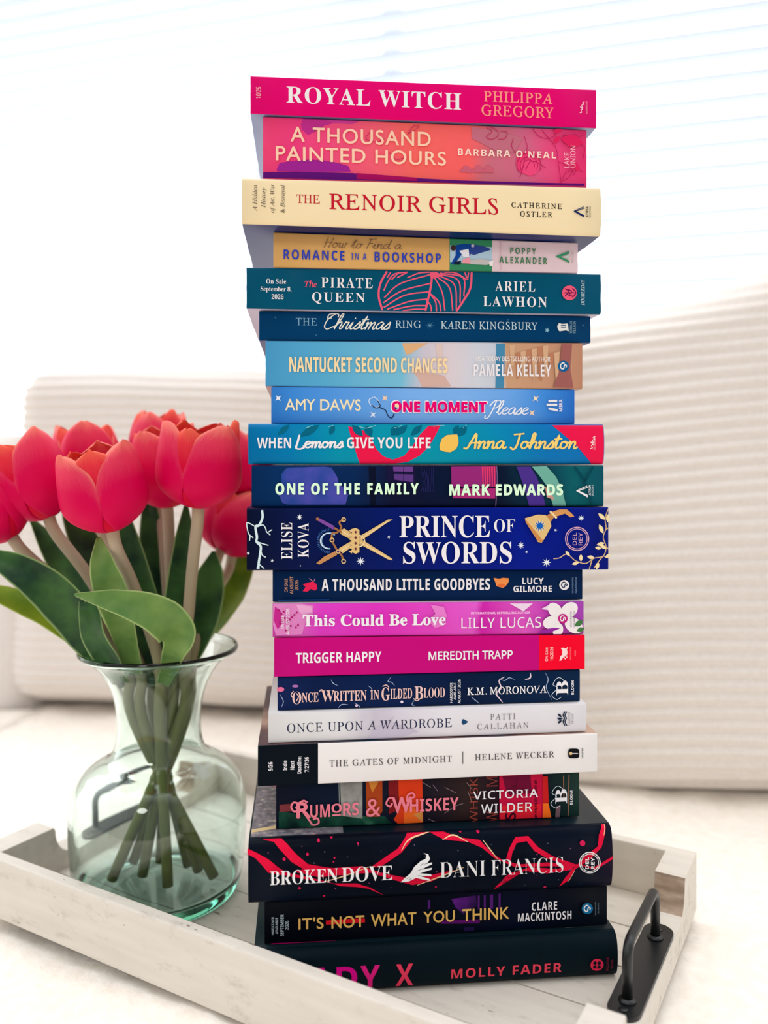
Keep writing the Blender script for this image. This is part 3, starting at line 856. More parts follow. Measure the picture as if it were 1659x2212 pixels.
# --- 5
b = Book(4, 'dark teal book with white serif title and a pink veined leaf, fifth from the top', side=(196, 190, 214), spine=(2, 82, 112), depth=0.145, edge=0.0014)
P = (240, 92, 124)
b.art = 'leaf_drawing'
b.strokes([[(830, 643), (864, 613), (930, 593)], [(828, 654), (869, 628), (930, 612)], [(829, 664), (874, 638), (928, 630)], [(836, 668), (885, 651), (926, 646)], [(850, 669), (890, 661), (922, 660)], [(870, 671), (895, 668), (919, 668)],
           [(829, 628), (838, 608), (852, 592), (880, 588)], [(836, 600), (844, 588)], [(846, 604), (862, 588)], [(858, 600), (880, 588)], [(880, 600), (905, 590), (928, 588)],
           [(938, 598), (955, 631), (961, 671)], [(944, 598), (971, 622), (978, 671)], [(950, 596), (982, 616), (986, 671)], [(948, 592), (990, 606), (994, 654)], [(950, 590), (1000, 600), (1002, 640)],
           [(925, 631), (940, 650), (943, 672)], [(929, 634), (948, 652), (952, 672)], [(921, 648), (930, 660), (932, 672)], [(960, 588), (985, 590), (1008, 604)], [(1004, 588), (1008, 600)], [(1012, 588), (1010, 604)]], 2.8, P)
b.strokes([[(836, 586), (822, 612), (818, 640), (826, 670)], [(1019, 588), (1016, 622), (1002, 648), (986, 672)], [(934, 587), (930, 622), (919, 671)]], 4.4, P)
b.poly([(928, 588), (944, 588), (956, 596), (938, 602), (930, 600)], P)
for s, bx in (('On Sale', (575, 602.5, 618, 613)), ('September 8,', (563, 619, 629.5, 632)), ('2026', (586.7, 635.5, 612.5, 646.5))): b.text(NOTE, s, 'serifb', bx, WHITE)
b.text(T, 'The', 'italic', (658, 606, 684, 620.6), P, fat=0.012)
b.text(T, 'PIRATE', 'serifb', (694, 600, 805, 622), WHITE, track=1.2, fat=-0.004); b.text(T, 'QUEEN', 'serifb', (674, 632, 788, 657), WHITE, track=1.2, fat=-0.004)
b.text(AU, 'ARIEL', 'serifb', (1069.5, 608, 1155.5, 629.5), WHITE, track=1.2, fat=-0.004); b.text(AU, 'LAWHON', 'serifb', (1043.5, 641, 1181, 663), WHITE, track=1.2, fat=-0.004)
b.disc(1229.5, 633, 16, P, LOGO)
dk = (110, 14, 80)
b.strokes([[(1220, 624), (1228, 630), (1220, 640)], [(1219, 633), (1240, 633)], [(1236, 623), (1243, 633), (1236, 643)], [(1226, 626), (1234, 630), (1228, 638), (1236, 640)]], 2.2, dk, LOGO)
b.text(LOGO, 'DOUBLEDAY', 'italic', (1254, 604, 1262, 660), (206, 226, 232), 1, fat=0.012)
b.done()
# --- 6
b = Book(5, 'thin navy paperback with pale script title, beneath the dark teal book with pink leaf', side=(34, 52, 110), spine=(0, 60, 106), depth=0.134, edge=0.0012)
CW = (196, 222, 232)
b.text(T, 'THE', 'serif', (639, 687, 684.7, 703), (130, 176, 200), track=1.1); b.hand(T, 'Christmas', (701, 679, 843, 711), (238, 238, 226), 2.3, 0.45)
b.text(T, 'RING', 'serif', (854, 692.5, 909, 708.5), CW, track=1.1)
b.star(928.5, 703, 10, (110, 170, 205), 8, 0.12); b.star(1182, 713.5, 5.5, (140, 190, 215), 5, 0.45); b.star(595, 686, 3, (60, 110, 150), 6); b.star(683, 724, 3, (60, 110, 150), 6); b.star(1097, 691, 2.5, (60, 110, 150), 6); b.star(1259, 703, 3, (60, 120, 160), 6)
b.text(AU, 'KAREN KINGSBURY', 'serif', (952, 695, 1160.6, 712), CW, track=1.08)
b.poly([(1203, 705), (1207, 698), (1213, 700), (1226, 699), (1228, 716), (1222, 714), (1208, 716), (1205, 712)], (232, 236, 232), LOGO)
for yy in (703, 707): b.strokes([[(1211, yy), (1222, yy)]], 2, (0, 60, 106), LOGO, smooth=False)
b.text(LOGO, 'THOMAS', 'serif', (1230, 694, 1235.5, 720.6), (150, 190, 205), 1); b.text(LOGO, 'NELSON', 'serif', (1237.5, 694, 1243, 720.6), (150, 190, 205), 1)
b.done()
# --- 7
b = Book(6, 'sky blue paperback fading to pale fabric and sandy brown, with condensed cream title', side=(190, 160, 150), depth=0.136,
         spine=grad_book(6, [(573, (74, 158, 208)), (700, (88, 172, 214)), (860, (120, 192, 222)), (905, (206, 200, 214)), (960, (222, 208, 216)), (1030, (208, 214, 226)), (1074, (198, 206, 220)), (1092, (205, 160, 126)), (1258, (196, 140, 112))], 0.03, 60), edge=0.0014)
b.poly([(868, 741), (925, 741), (905, 752), (888, 764), (877, 766)], (226, 178, 130))
b.poly([(888, 800), (900, 812), (912, 836), (940, 836), (974, 834), (960, 812), (930, 806), (905, 790)], (214, 178, 168))
b.poly([(940, 743), (955, 743), (958, 790), (948, 790)], (222, 200, 196))
b.poly([(1072, 742), (1091, 742), (1088, 838), (1070, 838)], (70, 138, 178))
for k in range(9): b.poly([(1100 + k * 12, 746 + (k * 37) % 20), (1112 + k * 12, 744 + (k * 37) % 20), (1110 + k * 12, 790 + (k * 23) % 40), (1104 + k * 12, 792 + (k * 29) % 40)], ((188, 128, 96) if k % 2 else (214, 172, 138)))
b.poly([(1213, 743), (1235, 744), (1232, 800), (1238, 838), (1194, 837), (1208, 800)], (160, 96, 92))
b.text(T, 'NANTUCKET SECOND CHANCES', 'sansb', (625, 772, 966.5, 805), (250, 222, 172), fat=0.01, track=1.02)
b.text(AU, 'USA TODAY BESTSELLING AUTHOR', 'sans', (1027.7, 770, 1188, 781), (248, 240, 236), fat=0.012)
b.text(AU, 'PAMELA KELLEY', 'sansb', (1022.7, 787.5, 1190, 813), WHITE, track=1.06)
s_logo(b, 1216.3, 791.5, 12, (14, 96, 152), WHITE, 0); b.text(LOGO, 'SOURCEBOOKS', 'sans', (1231, 777, 1234, 806), (216, 176, 160), 1)
b.done()
# --- 8
b = Book(7, 'bright blue paperback with cream author name, hot pink capitals and a stethoscope', side=(120, 150, 210), depth=0.136,
         spine=grad_book(7, [(586, (52, 128, 212)), (640, (62, 140, 222)), (760, (92, 158, 232)), (880, (122, 178, 242)), (1000, (126, 180, 242)), (1110, (106, 166, 236)), (1180, (62, 138, 222)), (1241, (44, 116, 208))], 0.08, 30))
b.text(AU, 'AMY DAWS', 'gill', (616, 862, 779.6, 887), (250, 232, 190), fat=0.01)
b.art = 'sparkles'
for (x, y, c) in ((601, 860, (236, 240, 250)), (831.5, 860, (240, 206, 180)), (805.7, 896, (226, 238, 255)), (1157, 861, (250, 226, 196)), (1149, 892, (246, 214, 190))): b.star(x, y, 8.5, c, 4, 0.32, rot=PI / 4 + 0.1)
b.art = 'stethoscope'; b.strokes([[(806, 858), (797, 864), (800, 874), (812, 880), (820, 876), (816, 864), (808, 857)]], 2, (206, 226, 250))
b.strokes([[(802, 875), (812, 881), (821, 877), (816, 866)], [(820, 880), (832, 886), (838, 898), (846, 903), (852, 892), (856, 876)]], 2, (16, 40, 84))
b.text(T, 'ONE MOMENT', 'sansb', (843.5, 865, 1053.5, 893), (244, 244, 252), fat=0.052)
b.text(T, 'ONE MOMENT', 'sansb', (846, 867, 1051, 891.2), (238, 0, 112), fat=0.03)
b.hand(T, 'Please', (1047, 866, 1141, 895), (244, 248, 255), 2.6, 0.3)
b.star(857, 876, 5, (250, 226, 180), 5, 0.8); 
for k, (x0, x1, sl) in enumerate(((1184, 1203, 0), (1180, 1203, 0), (1184, 1204, 4))): b.poly([(x0, 864 + 8 * k), (x1, 864 + 8 * k + sl), (x1, 869 + 8 * k + sl), (x0, 869 + 8 * k)], WHITE, LOGO)
b.text(LOGO, 'MIRA', 'sansb', (1207, 863, 1214, 889), WHITE, 1)
b.done()
# --- 9
b = Book(8, 'teal blue hardback with a red curl, a yellow lemon and yellow script', 'hardcover', 0.0022, 0.148, (10, 100, 160),
         grad_book(8, [(536, (0, 112, 170)), (620, (0, 122, 178)), (730, (2, 146, 176)), (900, (4, 150, 172)), (1040, (4, 140, 180)), (1180, (14, 116, 186)), (1303, (14, 116, 186))], 0.03, 60), 0.0026)
R = (236, 24, 76)
b.poly([(752, 921), (775, 926), (792, 934), (802, 948), (812, 970), (828, 986), (848, 993), (872, 985), (890, 964), (902, 944), (925, 920), (952, 918), (940, 940), (925, 965), (906, 984), (880, 998), (852, 1001.5), (777, 1001.5), (766, 970), (758, 945)], R)
b.poly([(1192, 918.5), (1302, 918.5), (1302, 1002), (1278, 1002), (1245, 965)], R)
lf = (0, 100, 128)
b.leafs([(625, 917, 34, 12, 2.4), (690, 918, 50, 16, 2.6), (722, 918, 24, 12, 2.0), (760, 918, 34, 16, 0.8), (790, 920, 26, 18, 1.1), (860, 920, 26, 18, 2.2), (880, 918, 34, 14, 2.4), (912, 918, 34, 14, 2.4), (990, 918, 24, 14, 2.0), (1008, 920, 30, 16, 2.3)], lf)
b.strokes([[(660, 925), (675, 919)], [(710, 922), (720, 919)], [(775, 921), (790, 925), (812, 919)], [(850, 925), (868, 919)], [(935, 921), (960, 919)], [(1000, 924), (1008, 918)]], 1.2, (150, 220, 226))
b.text(T, 'WHEN', 'sansb', (555.6, 945.5, 629, 968), WHITE); b.hand(T, 'Lemons', (639.6, 941, 741, 967), WHITE, 4.2, 0.12)
b.text(T, 'GIVE YOU LIFE', 'sansb', (749, 944.5, 929, 968.5), WHITE)
b.art = 'lemon'; b.poly([(949, 972), (948, 962), (953, 948), (964, 940), (976, 939), (986, 938.5), (988.5, 945), (989, 958), (984, 970), (972, 977), (960, 976)], (246, 196, 92))
b.hand(AU, 'Anna Johnston', (1001, 937, 1244, 969), (250, 214, 120), 4.2, 0.2)
script_m(b, 1272, 956, 13, (255, 226, 230)); b.text(LOGO, 'MORROW', 'serif', (1279, 942, 1283.5, 972), (255, 190, 204), 1)
b.done()
# --- 10
b = Book(9, 'dark blue book with mint capitals over a night house with a pink curtain', side=(8, 34, 74), depth=0.146, edge=0.0016,
         spine=grad_book(9, [(543, (0, 42, 88)), (590, (2, 46, 96)), (760, (4, 38, 84)), (840, (14, 18, 52)), (940, (6, 20, 52)), (1080, (6, 22, 48)), (1180, (6, 60, 80)), (1240, (8, 96, 104)), (1303, (2, 82, 98))], 0.05, 60))
b.poly([(608, 1024), (616, 1014), (622, 1010), (700, 1008), (716, 1010), (728, 1030), (732, 1045), (745, 1055), (752, 1070), (746, 1090), (620, 1090), (610, 1086), (604, 1072), (598, 1068), (608, 1050)], noise_mat('night_violet', [(0.35, (30, 70, 150)), (0.65, (82, 80, 180))], 45, 0.45))
b.poly([(796, 1008), (812, 1008), (812, 1092), (800, 1092)], (6, 14, 40))
b.poly([(836, 1008), (898, 1008), (898, 1050), (836, 1042)], (22, 18, 60)); b.poly([(849, 1008), (892, 1008), (892, 1019), (850, 1018)], (108, 62, 142)); b.poly([(851, 1024), (893, 1025), (893, 1042), (852, 1036)], (92, 56, 132)); b.strokes([[(872, 1009), (872, 1040)]], 1.5, (22, 18, 60), smooth=False)
for k in range(8): b.strokes([[(908 + k * 4, 1010), (914 + k * 3, 1040), (910 + k * 4, 1062)]], 1.0, (38, 40, 100))
b.poly([(974, 1008), (1070, 1007), (1071, 1052), (975, 1052)], (150, 40, 120)); b.poly([(976, 1056), (1070, 1055), (1069, 1077), (978, 1076)], (176, 44, 122))
for k in range(6): b.poly([(1040 + k * 5, 1008), (1044 + k * 5, 1008), (1044 + k * 5, 1051), (1042 + k * 5, 1051)], (228, 60, 110))
b.strokes([[(1072, 1007), (1073, 1040), (1070, 1094)]], 2, (120, 90, 140))
b.poly([(1115, 1008), (1145, 1008), (1158, 1030), (1168, 1055), (1178, 1093), (1142, 1093), (1130, 1050)], (74, 48, 140))
b.poly([(1148, 1008), (1180, 1007), (1200, 1030), (1212, 1055), (1222, 1093), (1194, 1093), (1180, 1050), (1166, 1030)], (110, 176, 160)); b.poly([(1176, 1050), (1190, 1064), (1196, 1080), (1180, 1074)], (210, 150, 140))
b.strokes([[(1240, 1008), (1262, 1040), (1280, 1092)], [(1280, 1008), (1262, 1040)]], 5, (2, 70, 86))
b.text(T, 'ONE OF THE FAMILY', 'sansb', (595, 1043, 903.7, 1068.5), (222, 255, 222), fat=0.022, track=1.22); b.text(AU, 'MARK EDWARDS', 'sansb', (969.5, 1045.5, 1215, 1070.5), (222, 255, 222), fat=0.022, track=1.12)
a_logo(b, 1243, 1060, 25, WHITE); b.text(LOGO, 'ATRIA', 'sansb', (1270, 1047, 1274.5, 1070), WHITE, 1); b.text(LOGO, 'BOOKS', 'sans', (1276.5, 1047, 1280.5, 1070), (210, 226, 230), 1)
b.done()
# --- 11
b = Book(10, 'thick royal blue book with crossed golden swords and large white serif title', side=(8, 16, 66), depth=0.15, edge=0.0014,
         spine=grad_book(10, [(533, (4, 14, 44)), (620, (4, 18, 66)), (760, (2, 22, 88)), (960, (2, 24, 120)), (1120, (2, 26, 140)), (1314, (2, 20, 122))], 0.02, 60))
LT = (214, 236, 240)
b.art = 'lightning_bolt'; b.strokes([[(566, 1102), (567, 1118), (560, 1134), (552, 1138), (555, 1160), (554, 1170), (563, 1180), (562, 1196), (559, 1215), (558, 1229)]], 5, LT)
b.strokes([[(552, 1138), (542, 1132), (533, 1130), (536, 1150), (540, 1158), (539, 1168)], [(556, 1138), (568, 1134), (574, 1142), (577, 1150), (588, 1144)], [(555, 1170), (566, 1174), (580, 1178)], [(563, 1182), (566, 1198), (574, 1204)], [(559, 1218), (566, 1224), (571, 1228)], [(577, 1150), (584, 1156)], [(540, 1156), (547, 1162)], [(558, 1218), (555, 1228)]], 2.2, LT)
b.text(AU, 'ELISE', 'serifb', (607.5, 1129, 631.5, 1208), WHITE, 1, fat=-0.006, track=1.05); b.text(AU, 'KOVA', 'serifb', (643, 1130, 667, 1204), WHITE, 1, fat=-0.006, track=1.05)
b.art = 'stars'
for (x, y, r) in ((647, 1117, 7), (779, 1212, 9.5), (840, 1160, 4), (536, 1195, 4), (588, 1211, 4), (1255, 1119, 7), (1200, 1145, 4), (1125, 1178, 8), (1137, 1192, 3.5), (1180, 1215, 10), (649, 1222, 2)): b.star(x, y, r, (232, 238, 246), 8 if r > 5 else 5, 0.35)
b.art = 'moon'; b.ring(711, 1168, 17, 3, (150, 190, 226), a0=PI * 0.45, a1=PI * 1.75); b.ring(708, 1168, 16, 2, (220, 232, 244), a0=PI * 0.5, a1=PI * 1.6)
b.strokes([[(711 + 22 * math.cos(a), 1168 + 22 * math.sin(a)), (711 + 27 * math.cos(a), 1168 + 27 * math.sin(a))] for a in [PI * 0.5 + k * 0.14 for k in range(24)]], 0.9, (80, 130, 200), smooth=False)
GO, GD, GL = (226, 190, 128), (166, 112, 70), (244, 222, 170)
b.art = 'crossed_swords'; b.poly([(735, 1146), (743, 1141), (846, 1206), (848, 1210), (838, 1208), (735, 1153)], GO); b.strokes([[(738, 1147), (838, 1206)]], 1.5, GL, smooth=False)
b.poly([(732, 1187), (740, 1195), (834, 1130), (848, 1122), (838, 1122), (732, 1184)], GO); b.strokes([[(736, 1190), (838, 1126)]], 1.5, GL, smooth=False)
b.poly([(684, 1120), (690, 1119), (722, 1136), (720, 1144), (690, 1127)], (128, 74, 160)); b.star(686, 1121, 5, GD, 5, 0.5)
b.strokes([[(742, 1122), (733, 1128), (737, 1140), (728, 1150), (718, 1152), (716, 1166)], [(722, 1140), (738, 1150)]], 4, GD); b.ring(742, 1122, 4, 2.2, GO); b.ring(717, 1166, 4, 2.2, GO)
b.poly([(683, 1216), (690, 1219), (728, 1198), (724, 1190), (700, 1202)], (196, 138, 88)); b.strokes([[(718, 1170), (728, 1188), (738, 1200), (740, 1210)]], 4, GD); b.ring(742, 1212, 4, 2.2, GO); b.disc(730, 1191, 4.5, GO); b.disc(730, 1191, 2.5, (92, 40, 120))
b.art = 'crown'; b.poly([(760, 1142), (768, 1140), (776, 1144), (776, 1192), (768, 1196), (760, 1192)], GO); b.polys([[(760, 1142 + k * 9), (753, 1146 + k * 9), (760, 1150 + k * 9)] for k in range(6)], GO)
for k in range(4): b.star(768, 1149 + k * 12, 3.6, (110, 50, 60), 4, 0.6)
b.ring(775, 1168, 12, 2.4, GL, a0=-PI * 0.5, a1=PI * 0.5)
b.text(T, 'PRINCE', 'serifb', (862, 1113, 1057, 1161), WHITE, fat=0.0); b.text(T, 'OF', 'serifb', (1065.7, 1121, 1111, 1149), WHITE, fat=-0.008); b.text(T, 'SWORDS', 'serifb', (870, 1169.5, 1104, 1217), WHITE)
b.art = 'golden_lamp'; b.poly([(1132, 1119), (1160, 1111), (1176, 1112), (1186, 1120), (1189, 1136), (1176, 1160), (1168, 1172), (1160, 1170)], GO)
b.poly([(1132, 1120), (1137, 1126), (1172, 1168), (1166, 1172), (1158, 1166), (1134, 1128)], (206, 140, 80))
b.star(1164, 1135.5, 15, GL, 12, 0.5); b.star(1164, 1135.5, 12, (20, 96, 190), 10, 0.5)
b.poly([(1178, 1113), (1192, 1106), (1198, 1112), (1188, 1126)], (196, 130, 76)); b.poly([(1188, 1106), (1206, 1100), (1222, 1100), (1232, 1108), (1238, 1115), (1230, 1117), (1218, 1109), (1200, 1115)], (214, 150, 90)); b.strokes([[(1186, 1104), (1200, 1119)]], 4, GL, smooth=False)
CP = (220, 170, 190)
b.ring(1244, 1163.3, 25, 2, CP, LOGO); b.ring(1244, 1163.3, 21.5, 1.5, CP, LOGO)
b.text(LOGO, 'DEL', 'sans', (1234.5, 1150, 1243, 1177), CP, 1); b.text(LOGO, 'REY', 'sans', (1247, 1150, 1255.5, 1177), CP, 1)
b.art = 'vine'; b.strokes([[(1310, 1100), (1304, 1120), (1306, 1140), (1300, 1160), (1306, 1180), (1300, 1200), (1280, 1205), (1262, 1216), (1240, 1210), (1222, 1196), (1206, 1204), (1193, 1206)], [(1305, 1144), (1313, 1138)], [(1306, 1180), (1312, 1186)], [(1300, 1200), (1290, 1212), (1280, 1226)], [(1300, 1200), (1312, 1204)], [(1276, 1208), (1270, 1228)]], 2, (216, 180, 130))
b.leafs([(1304, 1122, 20, 9, 3.9), (1310, 1110, 18, 8, 1.6), (1300, 1152, 22, 9, 4.3), (1303, 1172, 18, 8, 2.9), (1296, 1184, 14, 7, 3.3), (1307, 1184, 16, 7, 3.6), (1281, 1204, 16, 8, 3.3), (1228, 1200, 14, 7, 4.0), (1252, 1212, 16, 8, 4.7), (1248, 1214, 16, 7, 2.9), (1290, 1214, 16, 8, 1.9), (1304, 1204, 14, 7, -0.6)], GL)
b.done()
# --- 12
b = Book(11, 'thin navy paperback with white condensed capitals between a red and an orange butterfly', side=(6, 34, 80), spine=(3, 34, 76), depth=0.137)
TN = (206, 150, 120)
for s, bx in (('ON SALE', (614.5, 1250, 621.5, 1279)), ('AUGUST', (626, 1245, 633.5, 1283)), ('2026', (636.6, 1253, 644.7, 1275))): b.text(NOTE, s, 'sans', bx, TN, 1, fat=0.012)
b.art = 'butterfly'; b.poly([(654, 1262), (668, 1258), (676, 1256), (684, 1262), (685, 1272), (680, 1276), (672, 1272), (664, 1278), (654, 1277), (660, 1268)], (232, 36, 84)); b.strokes([[(676, 1256), (668, 1249)], [(678, 1256), (680, 1250)]], 1, (220, 150, 180), smooth=False)
b.art = 'orange_butterfly'; b.poly([(1066, 1248), (1078, 1250), (1086, 1248), (1099, 1249), (1098, 1258), (1092, 1266), (1086, 1270), (1072, 1266), (1070, 1258)], (246, 150, 80)); b.poly([(1072, 1264), (1084, 1260), (1092, 1264), (1084, 1269)], (236, 112, 56))
b.text(T, 'A THOUSAND LITTLE GOODBYES', 'sansb', (694.8, 1249.5, 1058, 1275.5), WHITE, fat=0.012, track=1.1)
b.text(AU, 'LUCY', 'sansb', (1128, 1248, 1174, 1261.5), WHITE); b.text(AU, 'GILMORE', 'sansb', (1108.7, 1265, 1192, 1278.5), WHITE)
s_logo(b, 1218.4, 1263.5, 10.8, WHITE, (3, 34, 76), 0); b.text(LOGO, 'sourcebooks', 'sans', (1234, 1247, 1238, 1281), (130, 160, 196), 1); b.text(LOGO, 'casablanca', 'sans', (1241, 1247, 1245, 1281), (130, 160, 196), 1)
b.art = 'spine_artwork'; b.strokes([[(600, 1296), (712, 1295)]], 2.5, (24, 78, 150), smooth=False)
b.done()
# --- 13
b = Book(12, 'orchid pink paperback with white flowers at its ends and bold white title', side=(226, 214, 222), depth=0.137,
         spine=grad_book(12, [(589, (196, 64, 160)), (640, (214, 96, 190)), (690, (220, 62, 196)), (820, (222, 52, 190)), (950, (226, 76, 196)), (1020, (226, 92, 204)), (1040, (206, 36, 170)), (1130, (222, 90, 196)), (1180, (190, 60, 176)), (1260, (168, 70, 180))], 0.06, 50))
b.poly([(590, 1304), (650, 1303), (676, 1308), (676, 1325), (660, 1345), (652, 1370), (596, 1373), (590, 1350)], (222, 132, 196)); b.poly([(640, 1306), (672, 1310), (675, 1322), (655, 1330), (646, 1320)], (234, 166, 212))
b.poly([(594, 1310), (606, 1320), (610, 1345), (600, 1360), (591, 1340)], (196, 40, 140))
for k in range(16): b.disc(602 + (k * 13) % 44, 1318 + (k * 17) % 46, 2.2, (176, 24, 110))
b.poly([(930, 1306), (958, 1310), (965, 1330), (955, 1352), (938, 1356), (925, 1340), (940, 1325)], (232, 126, 206))
b.polys([[(1168, 1315), (1190, 1303), (1205, 1318), (1186, 1318)], [(1010 + 90, 1303), (1150, 1303), (1130, 1320)]], (238, 214, 236))
b.art = 'flower'
for (x, y, rx, an) in ((1198, 1318, 30, 0.9), (1228, 1318, 34, -0.7), (1190, 1344, 30, 2.9), (1238, 1350, 34, 0.6), (1204, 1360, 24, 1.8)):
    b.poly([(x + rx * 0.62 * math.cos(t) * math.cos(an) - rx * 0.46 * math.sin(t) * math.sin(an), y + rx * 0.62 * math.cos(t) * math.sin(an) + rx * 0.46 * math.sin(t) * math.cos(an)) for t in [k * PI / 10 for k in range(20)]], (240, 232, 234))
b.leafs([(1240, 1352, 22, 12, -0.6), (1244, 1362, 18, 10, -0.3)], (70, 120, 70)); b.leafs([(1160, 1366, 50, 8, -0.2)], (150, 40, 160))
s_logo(b, 1214.5, 1335.5, 10.3, (196, 30, 130), WHITE, 0); b.text(LOGO, 'sourcebooks', 'sans', (1229.5, 1320, 1233.5, 1354), (120, 100, 120), 1); b.text(LOGO, 'casablanca', 'sans', (1236.5, 1320, 1240.5, 1354), (120, 100, 120), 1)
b.text(NOTE, 'ON SALE', 'sans', (607, 1329, 613.5, 1357), WHITE, 1, fat=0.015); b.text(NOTE, 'AUGUST 2026', 'sans', (618, 1313.5, 625.5, 1370), WHITE, 1, fat=0.015)
b.text(T, 'This Could Be Love', 'serifb', (654, 1325.5, 962, 1351), WHITE, fat=0.012)
b.text(AU, 'INTERNATIONAL BESTSELLING AUTHOR', 'sansb', (1016, 1320.5, 1143.4, 1325.5), (246, 200, 236)); b.text(AU, 'LILLY LUCAS', 'sans', (995.6, 1332.5, 1167, 1355.5), WHITE, track=1.05)
b.done()
# --- 14
b = Book(13, 'plain magenta paperback with a red block at one end', side=(190, 20, 110), spine=(198, 10, 122), depth=0.138)
b.band(1164, 1264, (246, 4, 44))
b.text(T, 'TRIGGER HAPPY', 'sansb', (639, 1408.5, 824, 1431), WHITE); b.text(AU, 'MEREDITH TRAPP', 'sans', (925.7, 1406, 1107.5, 1424.5), WHITE, fat=0.018)
b.text(NOTE, 'On-Sale', 'sans', (1177, 1398.5, 1183.5, 1428), (255, 214, 214), 1, fat=0.01); b.text(NOTE, '10/20/26', 'sans', (1188, 1397.5, 1195, 1427), (255, 214, 214), 1, fat=0.01)
b.poly([(1208, 1427), (1210, 1418), (1214, 1414), (1214, 1404), (1211, 1400), (1216, 1399), (1224, 1402), (1226, 1410), (1223, 1416), (1216, 1420), (1213, 1426)], (255, 220, 220), LOGO); b.strokes([[(1220, 1414), (1225, 1421)], [(1222, 1404), (1226, 1398)], [(1216, 1418), (1222, 1424)]], 2, (255, 220, 220), LOGO, smooth=False)
b.text(LOGO, 'EMILY', 'sans', (1223.5, 1404, 1226.5, 1419), (255, 160, 160), 1); b.text(LOGO, 'BESTLER BOOKS', 'sans', (1230.5, 1397, 1233.5, 1424), (255, 150, 150), 1); b.text(LOGO, 'ATRIA', 'sans', (1240.5, 1404, 1243.5, 1417), (255, 160, 160), 1)
b.done()
# --- 15
b = Book(14, 'dark navy paperback with ornate rose-coloured title and thin smoke swirls', side=(14, 24, 60), depth=0.135,
         spine=grad_book(14, [(599, (16, 34, 84)), (680, (8, 28, 70)), (850, (8, 32, 76)), (1000, (6, 26, 60)), (1252, (4, 36, 70))], 0.1, 50))
sw = (176, 190, 220)
b.strokes([[(715, 1468), (720, 1476), (730, 1481)], [(845, 1462), (838, 1472), (846, 1474), (853, 1482)], [(795, 1481), (803, 1488), (800, 1494)], [(730, 1530), (738, 1522), (752, 1522)], [(765, 1518), (775, 1524), (778, 1530)], [(895, 1512), (890, 1522), (898, 1526)], [(605, 1500), (612, 1515), (608, 1528)], [(1018, 1505), (1026, 1512), (1036, 1520)], [(1178, 1453), (1184, 1468), (1180, 1486), (1192, 1512)], [(1112, 1468), (1100, 1464), (1090, 1470), (1078, 1466)]], 1.6, sw, taper=0.8)
b.strokes([[(1090, 1462), (1078, 1470), (1082, 1486), (1072, 1498), (1080, 1510), (1086, 1518)], [(1146, 1453), (1145, 1464), (1134, 1468)]], 3.2, (232, 206, 220), taper=0.7)
b.disc(606, 1489, 8, (226, 110, 150), ry=5); b.disc(638, 1482, 7, (170, 110, 180), ry=3); b.disc(868, 1516, 3, (240, 220, 240)); b.disc(770, 1524, 3, (230, 200, 220))
CC = (236, 196, 190)
b.text(T, 'O', 'serifb', (631.5, 1493.5, 651, 1521), CC, fat=-0.01); b.text(T, 'NCE', 'serifb', (652, 1495.5, 688, 1516.5), CC); b.text(T, 'W', 'serifb', (694, 1491, 722, 1515.5), CC); b.text(T, 'RITTEN', 'serifb', (720, 1491.5, 792, 1514), CC)
b.text(T, 'IN', 'serifb', (800, 1490, 819, 1511), CC); b.text(T, 'G', 'serifb', (824, 1484, 842, 1513), CC); b.text(T, 'ILDED', 'serifb', (843, 1487, 890, 1508.5), CC); b.text(T, 'B', 'serifb', (895, 1482, 914, 1510), CC); b.text(T, 'LOOD', 'serifb', (915, 1484.5, 960.6, 1506.5), CC)
b.strokes([[(633, 1507), (629, 1500), (634, 1492)], [(690, 1493), (694, 1489), (700, 1493)], [(640, 1497), (645, 1504), (640, 1514)], [(826, 1482), (834, 1479), (840, 1484)], [(893, 1508), (900, 1513), (908, 1508)]], 2, CC)
for s, bx in (('HARDCOVER', (971.5, 1474, 977, 1517.5)), ('AVAILABLE', (979.5, 1474.5, 985, 1511)), ('AUGUST 2026', (988.5, 1467, 994.5, 1519))): b.text(NOTE, s, 'sans', bx, WHITE, 1, fat=0.02)
b.text(AU, 'K.M. MORONOVA', 'serif', (1008.7, 1482, 1180, 1498.5), WHITE, fat=0.012, track=1.06)
def b_logo(b, x, y, s):
    b.text(LOGO, 'B', 'serifb', (x, y - s * 0.62, x + s, y + s * 0.62), WHITE, 1)
    b.strokes([[(x + s * 0.9, y - s * 0.4), (x + s * 0.2, y - s * 0.9), (x - s * 0.3, y - s * 0.3), (x + s * 0.1, y), (x - s * 0.4, y + s * 0.6), (x, y + s), (x + s * 0.4, y + s * 0.8)]], 1.1, (220, 226, 236), LOGO)
b_logo(b, 1201, 1485, 25); b.text(LOGO, 'BLOOM', 'sansb', (1233, 1469.5, 1238.6, 1499.5), WHITE, 1)
b.done()
